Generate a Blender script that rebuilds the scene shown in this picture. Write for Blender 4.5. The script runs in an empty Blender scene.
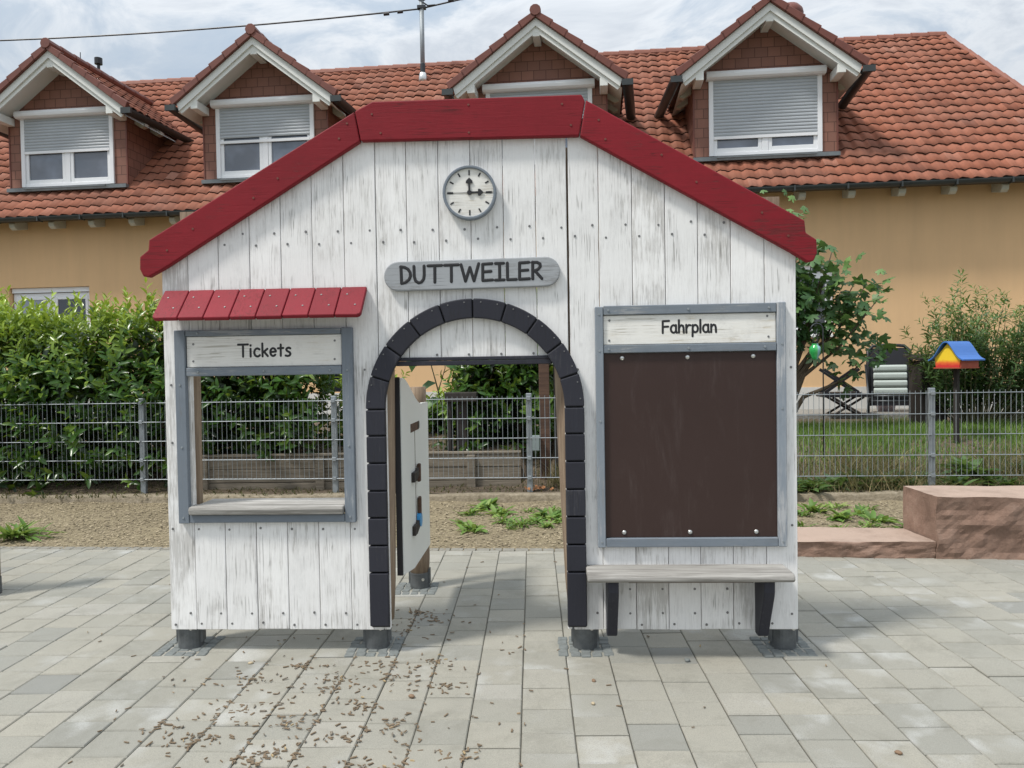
import bpy, bmesh, math, random
import numpy as np
from mathutils import Vector, Matrix, noise as mnoise

rnd = random.Random(7)
nr = np.random.default_rng(11)
sc = bpy.context.scene
COL = sc.collection
PI = math.pi

# ------------------------------------------------------------------ materials
def new_mat(name):
    m = bpy.data.materials.new(name); m.use_nodes = True
    nt = m.node_tree; nt.nodes.clear()
    out = nt.nodes.new('ShaderNodeOutputMaterial')
    b = nt.nodes.new('ShaderNodeBsdfPrincipled')
    nt.links.new(b.outputs[0], out.inputs[0])
    return m, nt, b, out

class NT:
    def __init__(s, nt): s.nt = nt
    def n(s, t, **kw):
        nd = s.nt.nodes.new(t)
        for k, v in kw.items(): setattr(nd, k, v)
        return nd
    def l(s, a, b): s.nt.links.new(a, b)
    def coord(s, scale=(1, 1, 1), rot=(0, 0, 0), kind='Object'):
        tc = s.n('ShaderNodeTexCoord'); mp = s.n('ShaderNodeMapping')
        s.l(tc.outputs[kind], mp.inputs[0]); mp.inputs['Scale'].default_value = scale
        mp.inputs['Rotation'].default_value = rot
        return mp.outputs[0]
    def noise(s, vec, scale, detail=4, rough=.55, dist=0):
        nd = s.n('ShaderNodeTexNoise'); s.l(vec, nd.inputs['Vector'])
        nd.inputs['Scale'].default_value = scale; nd.inputs['Detail'].default_value = detail
        nd.inputs['Roughness'].default_value = rough; nd.inputs['Distortion'].default_value = dist
        return nd.outputs[0]
    def ramp(s, fac, stops):
        nd = s.n('ShaderNodeValToRGB'); s.l(fac, nd.inputs[0])
        el = nd.color_ramp.elements
        while len(el) < len(stops): el.new(.5)
        for e, (p, c) in zip(el, stops):
            e.position = p; e.color = (c[0], c[1], c[2], 1) if hasattr(c, '__len__') else (c, c, c, 1)
        return nd.outputs[0]
    def math(s, op, a, b=None, c=None, clamp=False):
        nd = s.n('ShaderNodeMath', operation=op); nd.use_clamp = clamp
        for i, v in enumerate((a, b, c)):
            if v is None: continue
            if isinstance(v, (int, float)): nd.inputs[i].default_value = v
            else: s.l(v, nd.inputs[i])
        return nd.outputs[0]
    def mix(s, fac, a, b, blend='MIX'):
        nd = s.n('ShaderNodeMix', data_type='RGBA', blend_type=blend)
        for sock, v in ((nd.inputs[0], fac), (nd.inputs[6], a), (nd.inputs[7], b)):
            if isinstance(v, (int, float)): sock.default_value = v
            elif isinstance(v, (tuple, list)): sock.default_value = (v[0], v[1], v[2], 1)
            else: s.l(v, sock)
        return nd.outputs[2]
    def attr(s, name='tint'):
        nd = s.n('ShaderNodeAttribute', attribute_name=name); return nd.outputs['Fac']
    def addvec(s, vec, fac, mul):
        # shift the texture space by an attribute so each plank has its own grain
        cb = s.n('ShaderNodeCombineXYZ')
        m = s.math('MULTIPLY', fac, mul)
        for i in range(3): s.l(m, cb.inputs[i])
        va = s.n('ShaderNodeVectorMath', operation='ADD'); s.l(vec, va.inputs[0]); s.l(cb.outputs[0], va.inputs[1])
        return va.outputs[0]
    def bump(s, h, strength, dist, bsdf, normal=None):
        nd = s.n('ShaderNodeBump'); nd.inputs['Strength'].default_value = strength
        nd.inputs['Distance'].default_value = dist; s.l(h, nd.inputs['Height'])
        if normal is not None: s.l(normal, nd.inputs['Normal'])
        s.l(nd.outputs[0], bsdf.inputs['Normal']); return nd.outputs[0]

def painted_wood(name, paint, bare, wear=.5, axis='z', rough=.6, dirt=.25, var=.12):
    """weathered painted board: grain streaks along one axis, paint rubbed off in patches"""
    m, nt, b, out = new_mat(name); N = NT(nt)
    st = {'z': (1, 1, .07), 'x': (.07, 1, 1), 'y': (1, .07, 1)}[axis]
    t = N.attr()
    v = N.addvec(N.coord(st), t, 37.0)
    v2 = N.addvec(N.coord(), t, 19.0)
    grain = N.noise(v, 95, 7, .72, .3)
    fine = N.noise(v, 260, 4, .7)
    patch = N.noise(v2, 3.2, 4, .6)
    # paint loss where patchy noise + grain is high, shifted per plank
    s = N.math('MULTIPLY_ADD', grain, .9, N.math('MULTIPLY', patch, .75))
    s = N.math('ADD', s, N.math('MULTIPLY', N.math('SUBTRACT', t, .5), .16))
    lo = 1.02 - .22 * wear
    mask = N.ramp(s, [(0, 0), (max(0, lo - .14), 0), (max(0, lo), .22), (min(1, lo + .16), 1)])
    dirtn = N.ramp(N.noise(v2, 1.7, 5, .7), [(.3, 0), (.75, 1)])
    col = N.mix(N.math('MULTIPLY', dirtn, dirt), paint, tuple(c * .62 for c in paint))
    col = N.mix(N.math('MULTIPLY', N.ramp(fine, [(.45, 0), (.7, 1)]), .18), col, tuple(c * .7 for c in paint))
    col = N.mix(N.math('MULTIPLY', mask, .62), col, bare)
    # drying cracks along the grain, in patches, and rubbed pale spots
    cs = {'z': (1, 1, .025), 'x': (.025, 1, 1), 'y': (1, .025, 1)}[axis]
    cn = N.noise(N.addvec(N.coord(cs), t, 41.0), 60, 2, .5, .2)
    cl_ = N.ramp(N.math('ABSOLUTE', N.math('SUBTRACT', cn, .5)), [(0, 1), (.010, 1), (.022, 0)])
    cm_ = N.math('MULTIPLY', cl_, N.ramp(N.noise(v2, 5.5, 3, .6), [(.48, 0), (.62, 1)]))
    col = N.mix(N.math('MULTIPLY', cm_, .55), col, tuple(c * .45 for c in bare))
    val = N.math('MULTIPLY_ADD', N.math('SUBTRACT', t, .5), var, 1.0)
    bl = N.math('MULTIPLY', N.ramp(N.noise(N.addvec(N.coord((1, 1, .35) if axis == 'z' else (1, 1, 1)), t, 7.0), 13, 8, .8), [(.52, 0), (.72, 1)]), .38)
    col = N.mix(bl, col, tuple(c * .58 for c in paint))
    hs = N.n('ShaderNodeHueSaturation'); N.l(val, hs.inputs['Value']); N.l(col, hs.inputs['Color'])
    N.l(hs.outputs[0], b.inputs['Base Color'])
    b.inputs['Roughness'].default_value = rough; b.inputs['Specular IOR Level'].default_value = .22
    N.bump(N.math('MULTIPLY_ADD', mask, -.6, grain), .45, .003, b)
    return m

def raw_wood(name, c1, c2, axis='x', rough=.8):
    m, nt, b, out = new_mat(name); N = NT(nt)
    st = {'z': (1, 1, .05), 'x': (.05, 1, 1), 'y': (1, .05, 1)}[axis]
    t = N.attr(); v = N.addvec(N.coord(st), t, 23.0)
    g = N.noise(v, 55, 6, .7, .6); g2 = N.noise(v, 8, 3, .6)
    col = N.ramp(g, [(.3, c1), (.52, tuple((a + d) / 2 for a, d in zip(c1, c2))), (.72, c2)])
    col = N.mix(N.math('MULTIPLY', N.ramp(g2, [(.35, 0), (.7, 1)]), .45), col, tuple(c * .5 for c in c1))
    N.l(col, b.inputs['Base Color']); b.inputs['Roughness'].default_value = rough
    N.bump(g, .6, .004, b); return m

def plain(name, col, rough=.5, metal=0, var=.12, scale=8, bump=0, spec=.5):
    m, nt, b, out = new_mat(name); N = NT(nt)
    v = N.coord(); n1 = N.noise(v, scale, 5, .65)
    c = N.mix(n1, tuple(x * (1 - var) for x in col), tuple(min(1, x * (1 + var)) for x in col))
    N.l(c, b.inputs['Base Color'])
    b.inputs['Roughness'].default_value = rough; b.inputs['Metallic'].default_value = metal
    b.inputs['Specular IOR Level'].default_value = spec
    if bump: N.bump(N.noise(v, scale * 14, 4, .6), bump, .003, b)
    return m

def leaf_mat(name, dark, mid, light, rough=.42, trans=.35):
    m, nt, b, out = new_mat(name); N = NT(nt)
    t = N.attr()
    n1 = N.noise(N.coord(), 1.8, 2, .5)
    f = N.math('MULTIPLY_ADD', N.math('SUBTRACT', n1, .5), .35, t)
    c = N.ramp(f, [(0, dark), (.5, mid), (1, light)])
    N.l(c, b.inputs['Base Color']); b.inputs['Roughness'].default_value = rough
    tr = N.n('ShaderNodeBsdfTranslucent')
    c2 = N.mix(.5, c, (light[0] * 1.1, light[1] * 1.1, light[2] * .6)); N.l(c2, tr.inputs[0])
    mx = N.n('ShaderNodeMixShader'); mx.inputs[0].default_value = trans
    N.l(b.outputs[0], mx.inputs[1]); N.l(tr.outputs[0], mx.inputs[2])
    nt.links.new(mx.outputs[0], out.inputs[0])
    return m

M = {}
M['white'] = painted_wood('white weathered paint', (.86, .857, .848), (.34, .325, .30), wear=.70, axis='z', dirt=.24, var=.10)
M['cream_sign'] = painted_wood('cream sign paint', (.80, .79, .75), (.50, .42, .29), wear=.42, axis='x', dirt=.30, var=.05)
M['red'] = painted_wood('red paint', (.245, .013, .022), (.09, .022, .02), wear=.30, axis='x', rough=.6, dirt=.7, var=.16)
M['red_awn'] = painted_wood('faded red paint', (.24, .018, .030), (.13, .03, .03), wear=.25, axis='y', rough=.6, dirt=.65, var=.25)
M['greyblue'] = painted_wood('blue grey paint', (.185, .215, .25), (.33, .34, .34), wear=.25, axis='x', dirt=.4, var=.1)
M['greyblue_z'] = painted_wood('blue grey paint upright', (.185, .215, .25), (.36, .38, .40), wear=.25, axis='z', dirt=.4, var=.1)
M['greyblue_pale'] = painted_wood('worn blue grey paint', (.245, .28, .32), (.5, .5, .5), wear=.42, axis='z', dirt=.4, var=.1)  # paler, more worn version of the blue grey paint
M['name_grey'] = painted_wood('grey sign paint', (.36, .38, .40), (.20, .20, .20), wear=.45, axis='x', dirt=.4, var=.1)
M['charcoal'] = painted_wood('charcoal paint', (.030, .031, .041), (.055, .055, .062), wear=.02, axis='z', rough=.5, dirt=.3, var=.25)
M['post_wood'] = raw_wood('brown robinia wood', (.17, .115, .075), (.40, .31, .22), 'z')
M['grey_wood'] = raw_wood('silvered wood', (.15, .14, .125), (.60, .585, .55), 'x')
M['bed_wood'] = raw_wood('aged plank wood', (.13, .11, .08), (.33, .285, .225), 'x')
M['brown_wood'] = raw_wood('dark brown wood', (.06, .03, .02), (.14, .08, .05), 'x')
M['dark_wood'] = raw_wood('blackened wood', (.018, .015, .013), (.05, .042, .036), 'z')
M['ink'] = plain('black lettering', (.012, .012, .014), .5)
M['screw'] = plain('screw steel', (.19, .19, .19), .5, .6)
M['chrome'] = plain('bright bolt steel', (.62, .62, .60), .3, .9)
M['steel'] = plain('galvanised steel', (.27, .30, .32), .55, .35, .25, 14)
M['foot'] = plain('dark weathered steel', (.13, .14, .145), .55, .55, .6, 22, .3)
M['plaster'] = None

def mat_board():
    m, nt, b, out = new_mat('brown laminate board'); N = NT(nt)
    v = N.coord((1, 1, .35)); s1 = N.noise(v, 7, 6, .7, .8); s2 = N.noise(N.coord((1, 1, .12)), 34, 5, .7)
    f = N.math('MULTIPLY', N.ramp(s1, [(.5, 0), (.82, 1)]), N.ramp(s2, [(.45, 0), (.8, 1)]))
    c = N.mix(N.noise(N.coord(), 1.4, 3), (.036, .020, .017), (.050, .030, .026))
    c = N.mix(N.math('MULTIPLY', f, .62), c, (.14, .115, .11)); N.l(c, b.inputs['Base Color'])
    b.inputs['Roughness'].default_value = .42; b.inputs['Specular IOR Level'].default_value = .3
    return m
M['board'] = mat_board()

def mat_plaster(name, base, dark):
    m, nt, b, out = new_mat(name); N = NT(nt)
    v = N.coord()
    c = N.mix(N.ramp(N.noise(v, .55, 5, .6), [(.3, 0), (.75, 1)]), base, tuple(x * .90 for x in base))
    # streaks of weather running down
    c = N.mix(N.math('MULTIPLY', N.ramp(N.noise(N.coord((1, 1, .10)), 2.6, 5, .65), [(.42, 0), (.75, 1)]), .40), c, dark)
    N.l(c, b.inputs['Base Color']); b.inputs['Roughness'].default_value = .9
    N.bump(N.noise(v, 160, 3, .6), .35, .004, b); return m
M['plaster'] = mat_plaster('apricot plaster', (.76, .50, .27), (.55, .37, .21))
M['plinth'] = mat_plaster('pale plinth plaster', (.66, .65, .62), (.38, .37, .34))

def mat_tile():
    m, nt, b, out = new_mat('clay roof tile'); N = NT(nt)
    t = N.attr(); v = N.coord()
    c = N.ramp(t, [(0, (.17, .062, .040)), (.35, (.275, .102, .062)), (.75, (.34, .132, .083)), (1, (.40, .19, .135))])
    c = N.mix(N.math('MULTIPLY', N.ramp(N.noise(v, 1.1, 6, .7), [(.42, 0), (.75, 1)]), .6), c, (.20, .115, .09))
    c = N.mix(N.math('MULTIPLY', N.ramp(N.noise(v, 22, 4, .7), [(.52, 0), (.8, 1)]), .55), c, (.10, .062, .05))
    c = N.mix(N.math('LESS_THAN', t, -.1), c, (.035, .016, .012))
    N.l(c, b.inputs['Base Color']); b.inputs['Roughness'].default_value = .75; b.inputs['Specular IOR Level'].default_value = .15
    N.bump(N.noise(v, 60, 3, .6), .2, .004, b); return m
M['tile'] = mat_tile()
M['verge'] = plain('red brown verge tile', (.15, .045, .030), .5, 0, .4, 6)

def mat_shingle(name, col, mortar):
    m, nt, b, out = new_mat(name); N = NT(nt)
    tc = N.n('ShaderNodeTexCoord'); sp = N.n('ShaderNodeSeparateXYZ'); N.l(tc.outputs['Object'], sp.inputs[0])
    cb = N.n('ShaderNodeCombineXYZ')
    N.l(N.math('ADD', sp.outputs[0], sp.outputs[1]), cb.inputs[0]); N.l(sp.outputs[2], cb.inputs[1])
    br = N.n('ShaderNodeTexBrick'); N.l(cb.outputs[0], br.inputs['Vector'])
    br.inputs['Scale'].default_value = 1; br.inputs['Brick Width'].default_value = .21; br.inputs['Row Height'].default_value = .16
    br.inputs['Mortar Size'].default_value = .007; br.inputs['Mortar Smooth'].default_value = .25
    br.inputs['Color1'].default_value = (*col, 1); br.inputs['Color2'].default_value = (col[0] * .75, col[1] * .75, col[2] * .78, 1)
    br.inputs['Mortar'].default_value = (*mortar, 1)
    c = N.mix(N.math('MULTIPLY', N.noise(tc.outputs['Object'], 5, 4, .6), .5), br.outputs[0], tuple(x * .6 for x in col))
    N.l(c, b.inputs['Base Color']); b.inputs['Roughness'].default_value = .7
    N.bump(br.outputs['Fac'], -.8, .012, b); return m
M['shingle'] = mat_shingle('brown fibre shingle', (.29, .13, .09), (.08, .034, .022))
M['pvc'] = plain('white window plastic', (.80, .81, .83), .35, 0, .05, 3)
M['fascia'] = plain('white fascia paint', (.72, .73, .70), .55, 0, .12, 2)
M['cream_wood'] = plain('cream painted timber', (.50, .49, .42), .6, 0, .12, 3)
M['shutter'] = plain('grey shutter slat', (.41, .44, .47), .45, 0, .08, 2)
M['gutter'] = plain('dark zinc gutter', (.050, .057, .058), .45, .4, .4, 3)
M['lead'] = plain('lead flashing', (.16, .18, .19), .55, .3, .4, 6)
M['soffit'] = plain('soffit boards', (.15, .10, .06), .7, 0, .3, 4)
def mat_glass(name, tint=(.03, .035, .045)):
    m, nt, b, out = new_mat(name); N = NT(nt)
    c = N.mix(N.ramp(N.noise(N.coord(), 1.4, 3), [(.4, 0), (.7, 1)]), tint, tuple(min(1, x * 2.2) for x in tint))
    N.l(c, b.inputs['Base Color']); b.inputs['Roughness'].default_value = .06
    b.inputs['Specular IOR Level'].default_value = .9
    b.inputs['Coat Weight'].default_value = .6; b.inputs['Coat Roughness'].default_value = .03
    return m
M['glass'] = mat_glass('window glass', (.085, .10, .13))
M['glass_dark'] = mat_glass('dark window glass', (.012, .014, .022))
M['curtain'] = plain('pale net curtain', (.30, .34, .40), .25, 0, .25, 2)

def mat_paver():
    m, nt, b, out = new_mat('concrete paver'); N = NT(nt)
    t = N.attr(); v = N.coord(); va = N.addvec(v, t, 13.0)
    base = N.ramp(t, [(0, (.225, .228, .212)), (.25, (.275, .272, .238)), (.5, (.315, .303, .256)), (.75, (.350, .332, .276)), (1, (.37, .36, .325))])
    c = N.mix(N.math('MULTIPLY', N.ramp(N.noise(v, .8, 6, .65), [(.35, 0), (.7, 1)]), .34), base, (.235, .24, .21))
    c = N.mix(N.math('MULTIPLY', N.ramp(N.noise(va, 9, 5, .7), [(.4, 0), (.75, 1)]), .26), c, (.23, .22, .19))
    # pale efflorescence on some pavers
    eff = N.math('MULTIPLY', N.ramp(N.noise(va, 4.5, 3, .5), [(.52, 0), (.68, 1)]), N.ramp(N.noise(v, 1.1, 2), [(.45, 0), (.65, 1)]))
    c = N.mix(N.math('MULTIPLY', eff, .50), c, (.60, .615, .61))
    c = N.mix(N.math('MULTIPLY', N.ramp(N.noise(v, 260, 2, .6), [(.35, 1), (.6, 0)]), .35), c, (.13, .13, .12))
    st = N.math('MULTIPLY', N.ramp(N.noise(v, 3.4, 7, .75, .5), [(.50, 0), (.66, 1)]), .42)
    c = N.mix(st, c, (.17, .165, .135))
    N.l(c, b.inputs['Base Color']); b.inputs['Roughness'].default_value = .85
    N.bump(N.noise(v, 190, 4, .65), .5, .003, b); return m
M['paver'] = mat_paver()
M['sett'] = plain('granite sett', (.16, .175, .17), .8, 0, .5, 30, .5)
M['joint'] = plain('joint sand', (.085, .080, .062), .95, 0, .4, 30)

def mat_soil(name, c1, c2, c3, scale=30):
    m, nt, b, out = new_mat(name); N = NT(nt); v = N.coord()
    f = N.noise(v, scale, 8, .75)
    c = N.ramp(f, [(.3, c1), (.5, c2), (.68, c3)])
    c = N.mix(N.math('MULTIPLY', N.ramp(N.noise(v, 1.2, 5, .6), [(.4, 0), (.7, 1)]), .4), c, c1)
    N.l(c, b.inputs['Base Color']); b.inputs['Roughness'].default_value = .95
    N.bump(N.noise(v, scale * 2.2, 6, .7), .8, .02, b); return m
M['mulch'] = mat_soil('wood chip mulch', (.125, .10, .060), (.25, .205, .125), (.38, .32, .21), 34)
M['soil'] = mat_soil('garden soil', (.055, .040, .027), (.12, .09, .06), (.22, .165, .11), 22)
M['earth'] = mat_soil('distant earth', (.06, .06, .03), (.10, .10, .05), (.14, .13, .08), 3)
M['kerb'] = mat_soil('concrete kerb', (.14, .115, .075), (.26, .22, .155), (.36, .31, .235), 16)
M['terrace'] = mat_soil('terrace concrete', (.20, .19, .17), (.27, .26, .235), (.32, .31, .29), 12)
M['chip'] = [plain('wood chip tan', (.30, .22, .135), .85, 0, .35, 40), plain('wood chip brown', (.17, .125, .08), .9, 0, .35, 40),
             plain('wood chip grey', (.20, .175, .14), .9, 0, .35, 40), plain('wood chip yellow', (.38, .29, .16), .85, 0, .3, 40)]
def mat_sandstone():
    m, nt, b, out = new_mat('red sandstone'); N = NT(nt); v = N.coord()
    c = N.ramp(N.noise(v, 6, 8, .7, .6), [(.25, (.16, .098, .070)), (.5, (.26, .165, .122)), (.75, (.35, .24, .185))])
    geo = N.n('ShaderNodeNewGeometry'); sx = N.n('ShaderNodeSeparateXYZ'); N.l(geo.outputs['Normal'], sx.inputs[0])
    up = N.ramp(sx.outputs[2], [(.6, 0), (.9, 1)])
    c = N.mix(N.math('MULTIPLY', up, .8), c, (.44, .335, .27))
    c = N.mix(N.math('MULTIPLY', N.ramp(N.noise(N.coord((1, 1, .5)), 2.4, 6, .75), [(.5, 0), (.75, 1)]), .5), c, (.13, .085, .06))
    N.l(c, b.inputs['Base Color']); b.inputs['Roughness'].default_value = .9
    N.bump(N.noise(v, 26, 10, .8), .8, .014, b); return m
M['sandstone'] = mat_sandstone()
M['laurel'] = leaf_mat('laurel leaf', (.007, .022, .008), (.048, .125, .020), (.38, .50, .07), .28, .26)
M['figleaf'] = leaf_mat('fig leaf', (.018, .050, .020), (.065, .15, .050), (.22, .36, .11), .5, .30)
M['willow'] = leaf_mat('narrow shrub leaf', (.020, .046, .018), (.065, .135, .040), (.25, .36, .11), .45, .30)
M['grass'] = leaf_mat('grass blade', (.035, .085, .012), (.11, .22, .035), (.32, .42, .12), .6, .3)
M['drygrass'] = leaf_mat('dry grass blade', (.035, .05, .016), (.12, .12, .05), (.34, .28, .15), .8, .25)
M['bark'] = plain('bark', (.10, .075, .05), .9, 0, .4, 30, .8)
M['stem'] = plain('green brown stem', (.10, .10, .05), .8, 0, .4, 20)
M['hpl'] = plain('pale grey laminate panel', (.72, .74, .71), .45, 0, .07, 2)
M['black'] = plain('black plastic', (.012, .012, .016), .45, 0, .2, 5)
M['dkmetal'] = plain('dark grey tube', (.045, .05, .056), .4, .5, .2, 5)
M['cushion'] = plain('pale sage cushion', (.42, .47, .44), .85, 0, .1, 8)
M['blue'] = plain('blue roof paint', (.045, .15, .45), .45, 0, .12, 10)
def mat_birdwall():
    m, nt, b, out = new_mat('yellow to red paint'); N = NT(nt)
    tc = N.n('ShaderNodeTexCoord'); sp = N.n('ShaderNodeSeparateXYZ'); N.l(tc.outputs['Object'], sp.inputs[0])
    h = N.math('MULTIPLY_ADD', N.noise(tc.outputs['Object'], 30, 2), .03, sp.outputs[2])
    c = N.ramp(N.math('MULTIPLY', h, 3.0), [(.09, (.55, .03, .03)), (.20, (.75, .15, .03)), (.30, (.84, .58, .03))])
    N.l(c, b.inputs['Base Color']); b.inputs['Roughness'].default_value = .5; return m
M['birdwall'] = mat_birdwall()
M['birdside'] = plain('brick red paint', (.36, .07, .035), .6, 0, .3, 12)
M['lantern'] = None
def mat_lantern():
    m, nt, b, out = new_mat('green and blue glass'); N = NT(nt)
    tc = N.n('ShaderNodeTexCoord'); sp = N.n('ShaderNodeSeparateXYZ'); N.l(tc.outputs['Object'], sp.inputs[0])
    c = N.ramp(N.math('MULTIPLY_ADD', sp.outputs[0], 6, .5), [(.35, (.03, .42, .10)), (.5, (.10, .55, .16)), (.62, (.35, .55, .68)), (.8, (.10, .40, .20))])
    N.l(c, b.inputs['Base Color']); b.inputs['Roughness'].default_value = .15; b.inputs['Transmission Weight'].default_value = .25; return m
M['lantern'] = mat_lantern()
M['rubber'] = plain('rubber', (.02, .02, .022), .8)
M['bluetoy'] = plain('blue knob', (.04, .28, .60), .35)
M['boxgrey'] = plain('grey green box', (.24, .29, .29), .5, 0, .15, 8)
M['orange_leaf'] = plain('dead orange leaf', (.34, .15, .06), .8, 0, .3, 30)

# ------------------------------------------------------------------ mesh helpers
class MB:
    def __init__(s): s.v = []; s.f = []; s.t = []; s.parts = []
    def add(s, vs, fs, tint=None):
        o = len(s.v); s.v += [tuple(p) for p in vs]
        t = rnd.random() if tint is None else tint
        f0 = len(s.f)
        for f in fs: s.f.append(tuple(i + o for i in f)); s.t.append(t)
        s.parts.append((o, len(s.v), f0, len(s.f)))
    def box(s, x0, x1, y0, y1, z0, z1, tint=None):
        vs = [(x0, y0, z0), (x1, y0, z0), (x1, y1, z0), (x0, y1, z0), (x0, y0, z1), (x1, y0, z1), (x1, y1, z1), (x0, y1, z1)]
        s.add(vs, [(0, 3, 2, 1), (4, 5, 6, 7), (0, 1, 5, 4), (1, 2, 6, 5), (2, 3, 7, 6), (3, 0, 4, 7)], tint)
    def obox(s, c, ax, ay, az, tint=None):
        c = Vector(c); ax = Vector(ax); ay = Vector(ay); az = Vector(az)
        vs = [c + i * ax + j * ay + k * az for k in (-1, 1) for (i, j) in ((-1, -1), (1, -1), (1, 1), (-1, 1))]
        s.add(vs, [(0, 3, 2, 1), (4, 5, 6, 7), (0, 1, 5, 4), (1, 2, 6, 5), (2, 3, 7, 6), (3, 0, 4, 7)], tint)
    def prism(s, poly, y0, y1, tint=None):
        """polygon in (x,z) extruded along y"""
        n = len(poly)
        a = sum(poly[i][0] * poly[(i + 1) % n][1] - poly[(i + 1) % n][0] * poly[i][1] for i in range(n))
        if a < 0: poly = poly[::-1]
        vs = [(x, y0, z) for x, z in poly] + [(x, y1, z) for x, z in poly]
        s.add(vs, [tuple(range(n)), tuple(range(2 * n - 1, n - 1, -1))] + [(i + n, (i + 1) % n + n, (i + 1) % n, i)[::1] for i in range(n)], tint)
    def prismx(s, poly, x0, x1, tint=None):
        """polygon in (y,z) extruded along x"""
        n = len(poly)
        vs = [(x0, y, z) for y, z in poly] + [(x1, y, z) for y, z in poly]
        s.add(vs, [tuple(range(n)), tuple(range(2 * n - 1, n - 1, -1))] + [(i + n, (i + 1) % n + n, (i + 1) % n, i) for i in range(n)], tint)
    def tube(s, pts, r, n=8, tint=None, flat=None, caps=True, up=(0, 0, 1)):
        """swept ring; r number or list; flat=(axis vector, factor) squashes the ring"""
        P = [Vector(p) for p in pts]; m = len(P)
        if isinstance(r, (int, float)): r = [r] * m
        vs = []; up = Vector(up)
        prev = None
        for i, p in enumerate(P):
            d = (P[min(i + 1, m - 1)] - P[max(i - 1, 0)])
            if d.length < 1e-9: d = Vector((0, 0, 1))
            d.normalize()
            if prev is None:
                a = up if abs(d.dot(up)) < .9 else Vector((1, 0, 0))
                e1 = d.cross(a).normalized()
            else:
                e1 = (prev - d * prev.dot(d))
                if e1.length < 1e-6: e1 = d.orthogonal()
                e1.normalize()
            prev = e1; e2 = d.cross(e1)
            for k in range(n):
                q = 2 * PI * k / n; off = (e1 * math.cos(q) + e2 * math.sin(q)) * r[i]
                if flat: ax = Vector(flat[0]); off = off - ax * off.dot(ax) * (1 - flat[1])
                vs.append(p + off)
        fs = [(i * n + k, i * n + (k + 1) % n, (i + 1) * n + (k + 1) % n, (i + 1) * n + k) for i in range(m - 1) for k in range(n)]
        if caps: fs += [tuple(range(n - 1, -1, -1)), tuple(range((m - 1) * n, m * n))]
        s.add(vs, fs, tint)
    def cyl(s, c, axis, r, h, n=16, r2=None, tint=None):
        c = Vector(c); a = Vector(axis).normalized()
        s.tube([c, c + a * h], [r, r if r2 is None else r2], n, tint)
    def lathe(s, prof, c, n=20, tint=None):
        vs = []; fs = []
        for (r, z) in prof:
            for k in range(n):
                q = 2 * PI * k / n; vs.append((c[0] + r * math.cos(q), c[1] + r * math.sin(q), c[2] + z))
        for i in range(len(prof) - 1):
            for k in range(n): fs.append((i * n + k, i * n + (k + 1) % n, (i + 1) * n + (k + 1) % n, (i + 1) * n + k))
        fs += [tuple(range(n - 1, -1, -1)), tuple(range((len(prof) - 1) * n, len(prof) * n))]
        s.add(vs, fs, tint)
    def build(s, name, mat, parent=None, bevel=0, smooth=False, seg=1, loc=None, split=False):
        if split:
            out = None
            for (v0, v1, f0, f1) in s.parts:
                q = MB(); q.v = s.v[v0:v1]; q.f = [tuple(i - v0 for i in f) for f in s.f[f0:f1]]; q.t = s.t[f0:f1]
                out = q.build(name, mat, parent, bevel, smooth, seg)
            return out
        me = bpy.data.meshes.new(name); me.from_pydata(s.v, [], s.f)
        at = me.attributes.new('tint', 'FLOAT', 'FACE'); at.data.foreach_set('value', s.t)
        me.materials.append(mat)
        if smooth: me.polygons.foreach_set('use_smooth', [True] * len(me.polygons))
        me.update()
        o = bpy.data.objects.new(name, me); COL.objects.link(o)
        if parent: o.parent = parent
        if loc: o.location = loc
        if bevel:
            b = o.modifiers.new('bevel', 'BEVEL'); b.width = bevel; b.segments = seg; b.limit_method = 'ANGLE'; b.angle_limit = .6
        return o

def np_obj(name, V, Fc, tint, mat, parent=None, smooth=False):
    """numpy mesh; Fc (m,3) or (m,4)"""
    me = bpy.data.meshes.new(name); k = Fc.shape[1]; m = len(Fc)
    me.vertices.add(len(V)); me.vertices.foreach_set('co', V.astype(np.float32).ravel())
    me.loops.add(m * k); me.loops.foreach_set('vertex_index', Fc.astype(np.int32).ravel())
    me.polygons.add(m); me.polygons.foreach_set('loop_start', np.arange(0, m * k, k, dtype=np.int32))
    me.polygons.foreach_set('loop_total', np.full(m, k, dtype=np.int32))
    if smooth: me.polygons.foreach_set('use_smooth', np.ones(m, dtype=bool))
    me.update(calc_edges=True); me.validate()
    at = me.attributes.new('tint', 'FLOAT', 'FACE'); at.data.foreach_set('value', tint.astype(np.float32))
    me.materials.append(mat)
    o = bpy.data.objects.new(name, me); COL.objects.link(o)
    if parent: o.parent = parent
    return o

def tag(o, label=None, cat=None, group=None, kind=None):
    if label: o['label'] = label
    if cat: o['category'] = cat
    if group: o['group'] = group
    if kind: o['kind'] = kind
    return o
def empty(name, loc=(0, 0, 0), rz=0):
    o = bpy.data.objects.new(name, None); COL.objects.link(o); o.empty_display_size = .2
    o.location = loc; o.rotation_euler = (0, 0, rz); return o
def copy_tree(o, parent=None):
    c = o.copy(); COL.objects.link(c); c.parent = parent
    for ch in list(o.children): copy_tree(ch, c)
    return c

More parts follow.
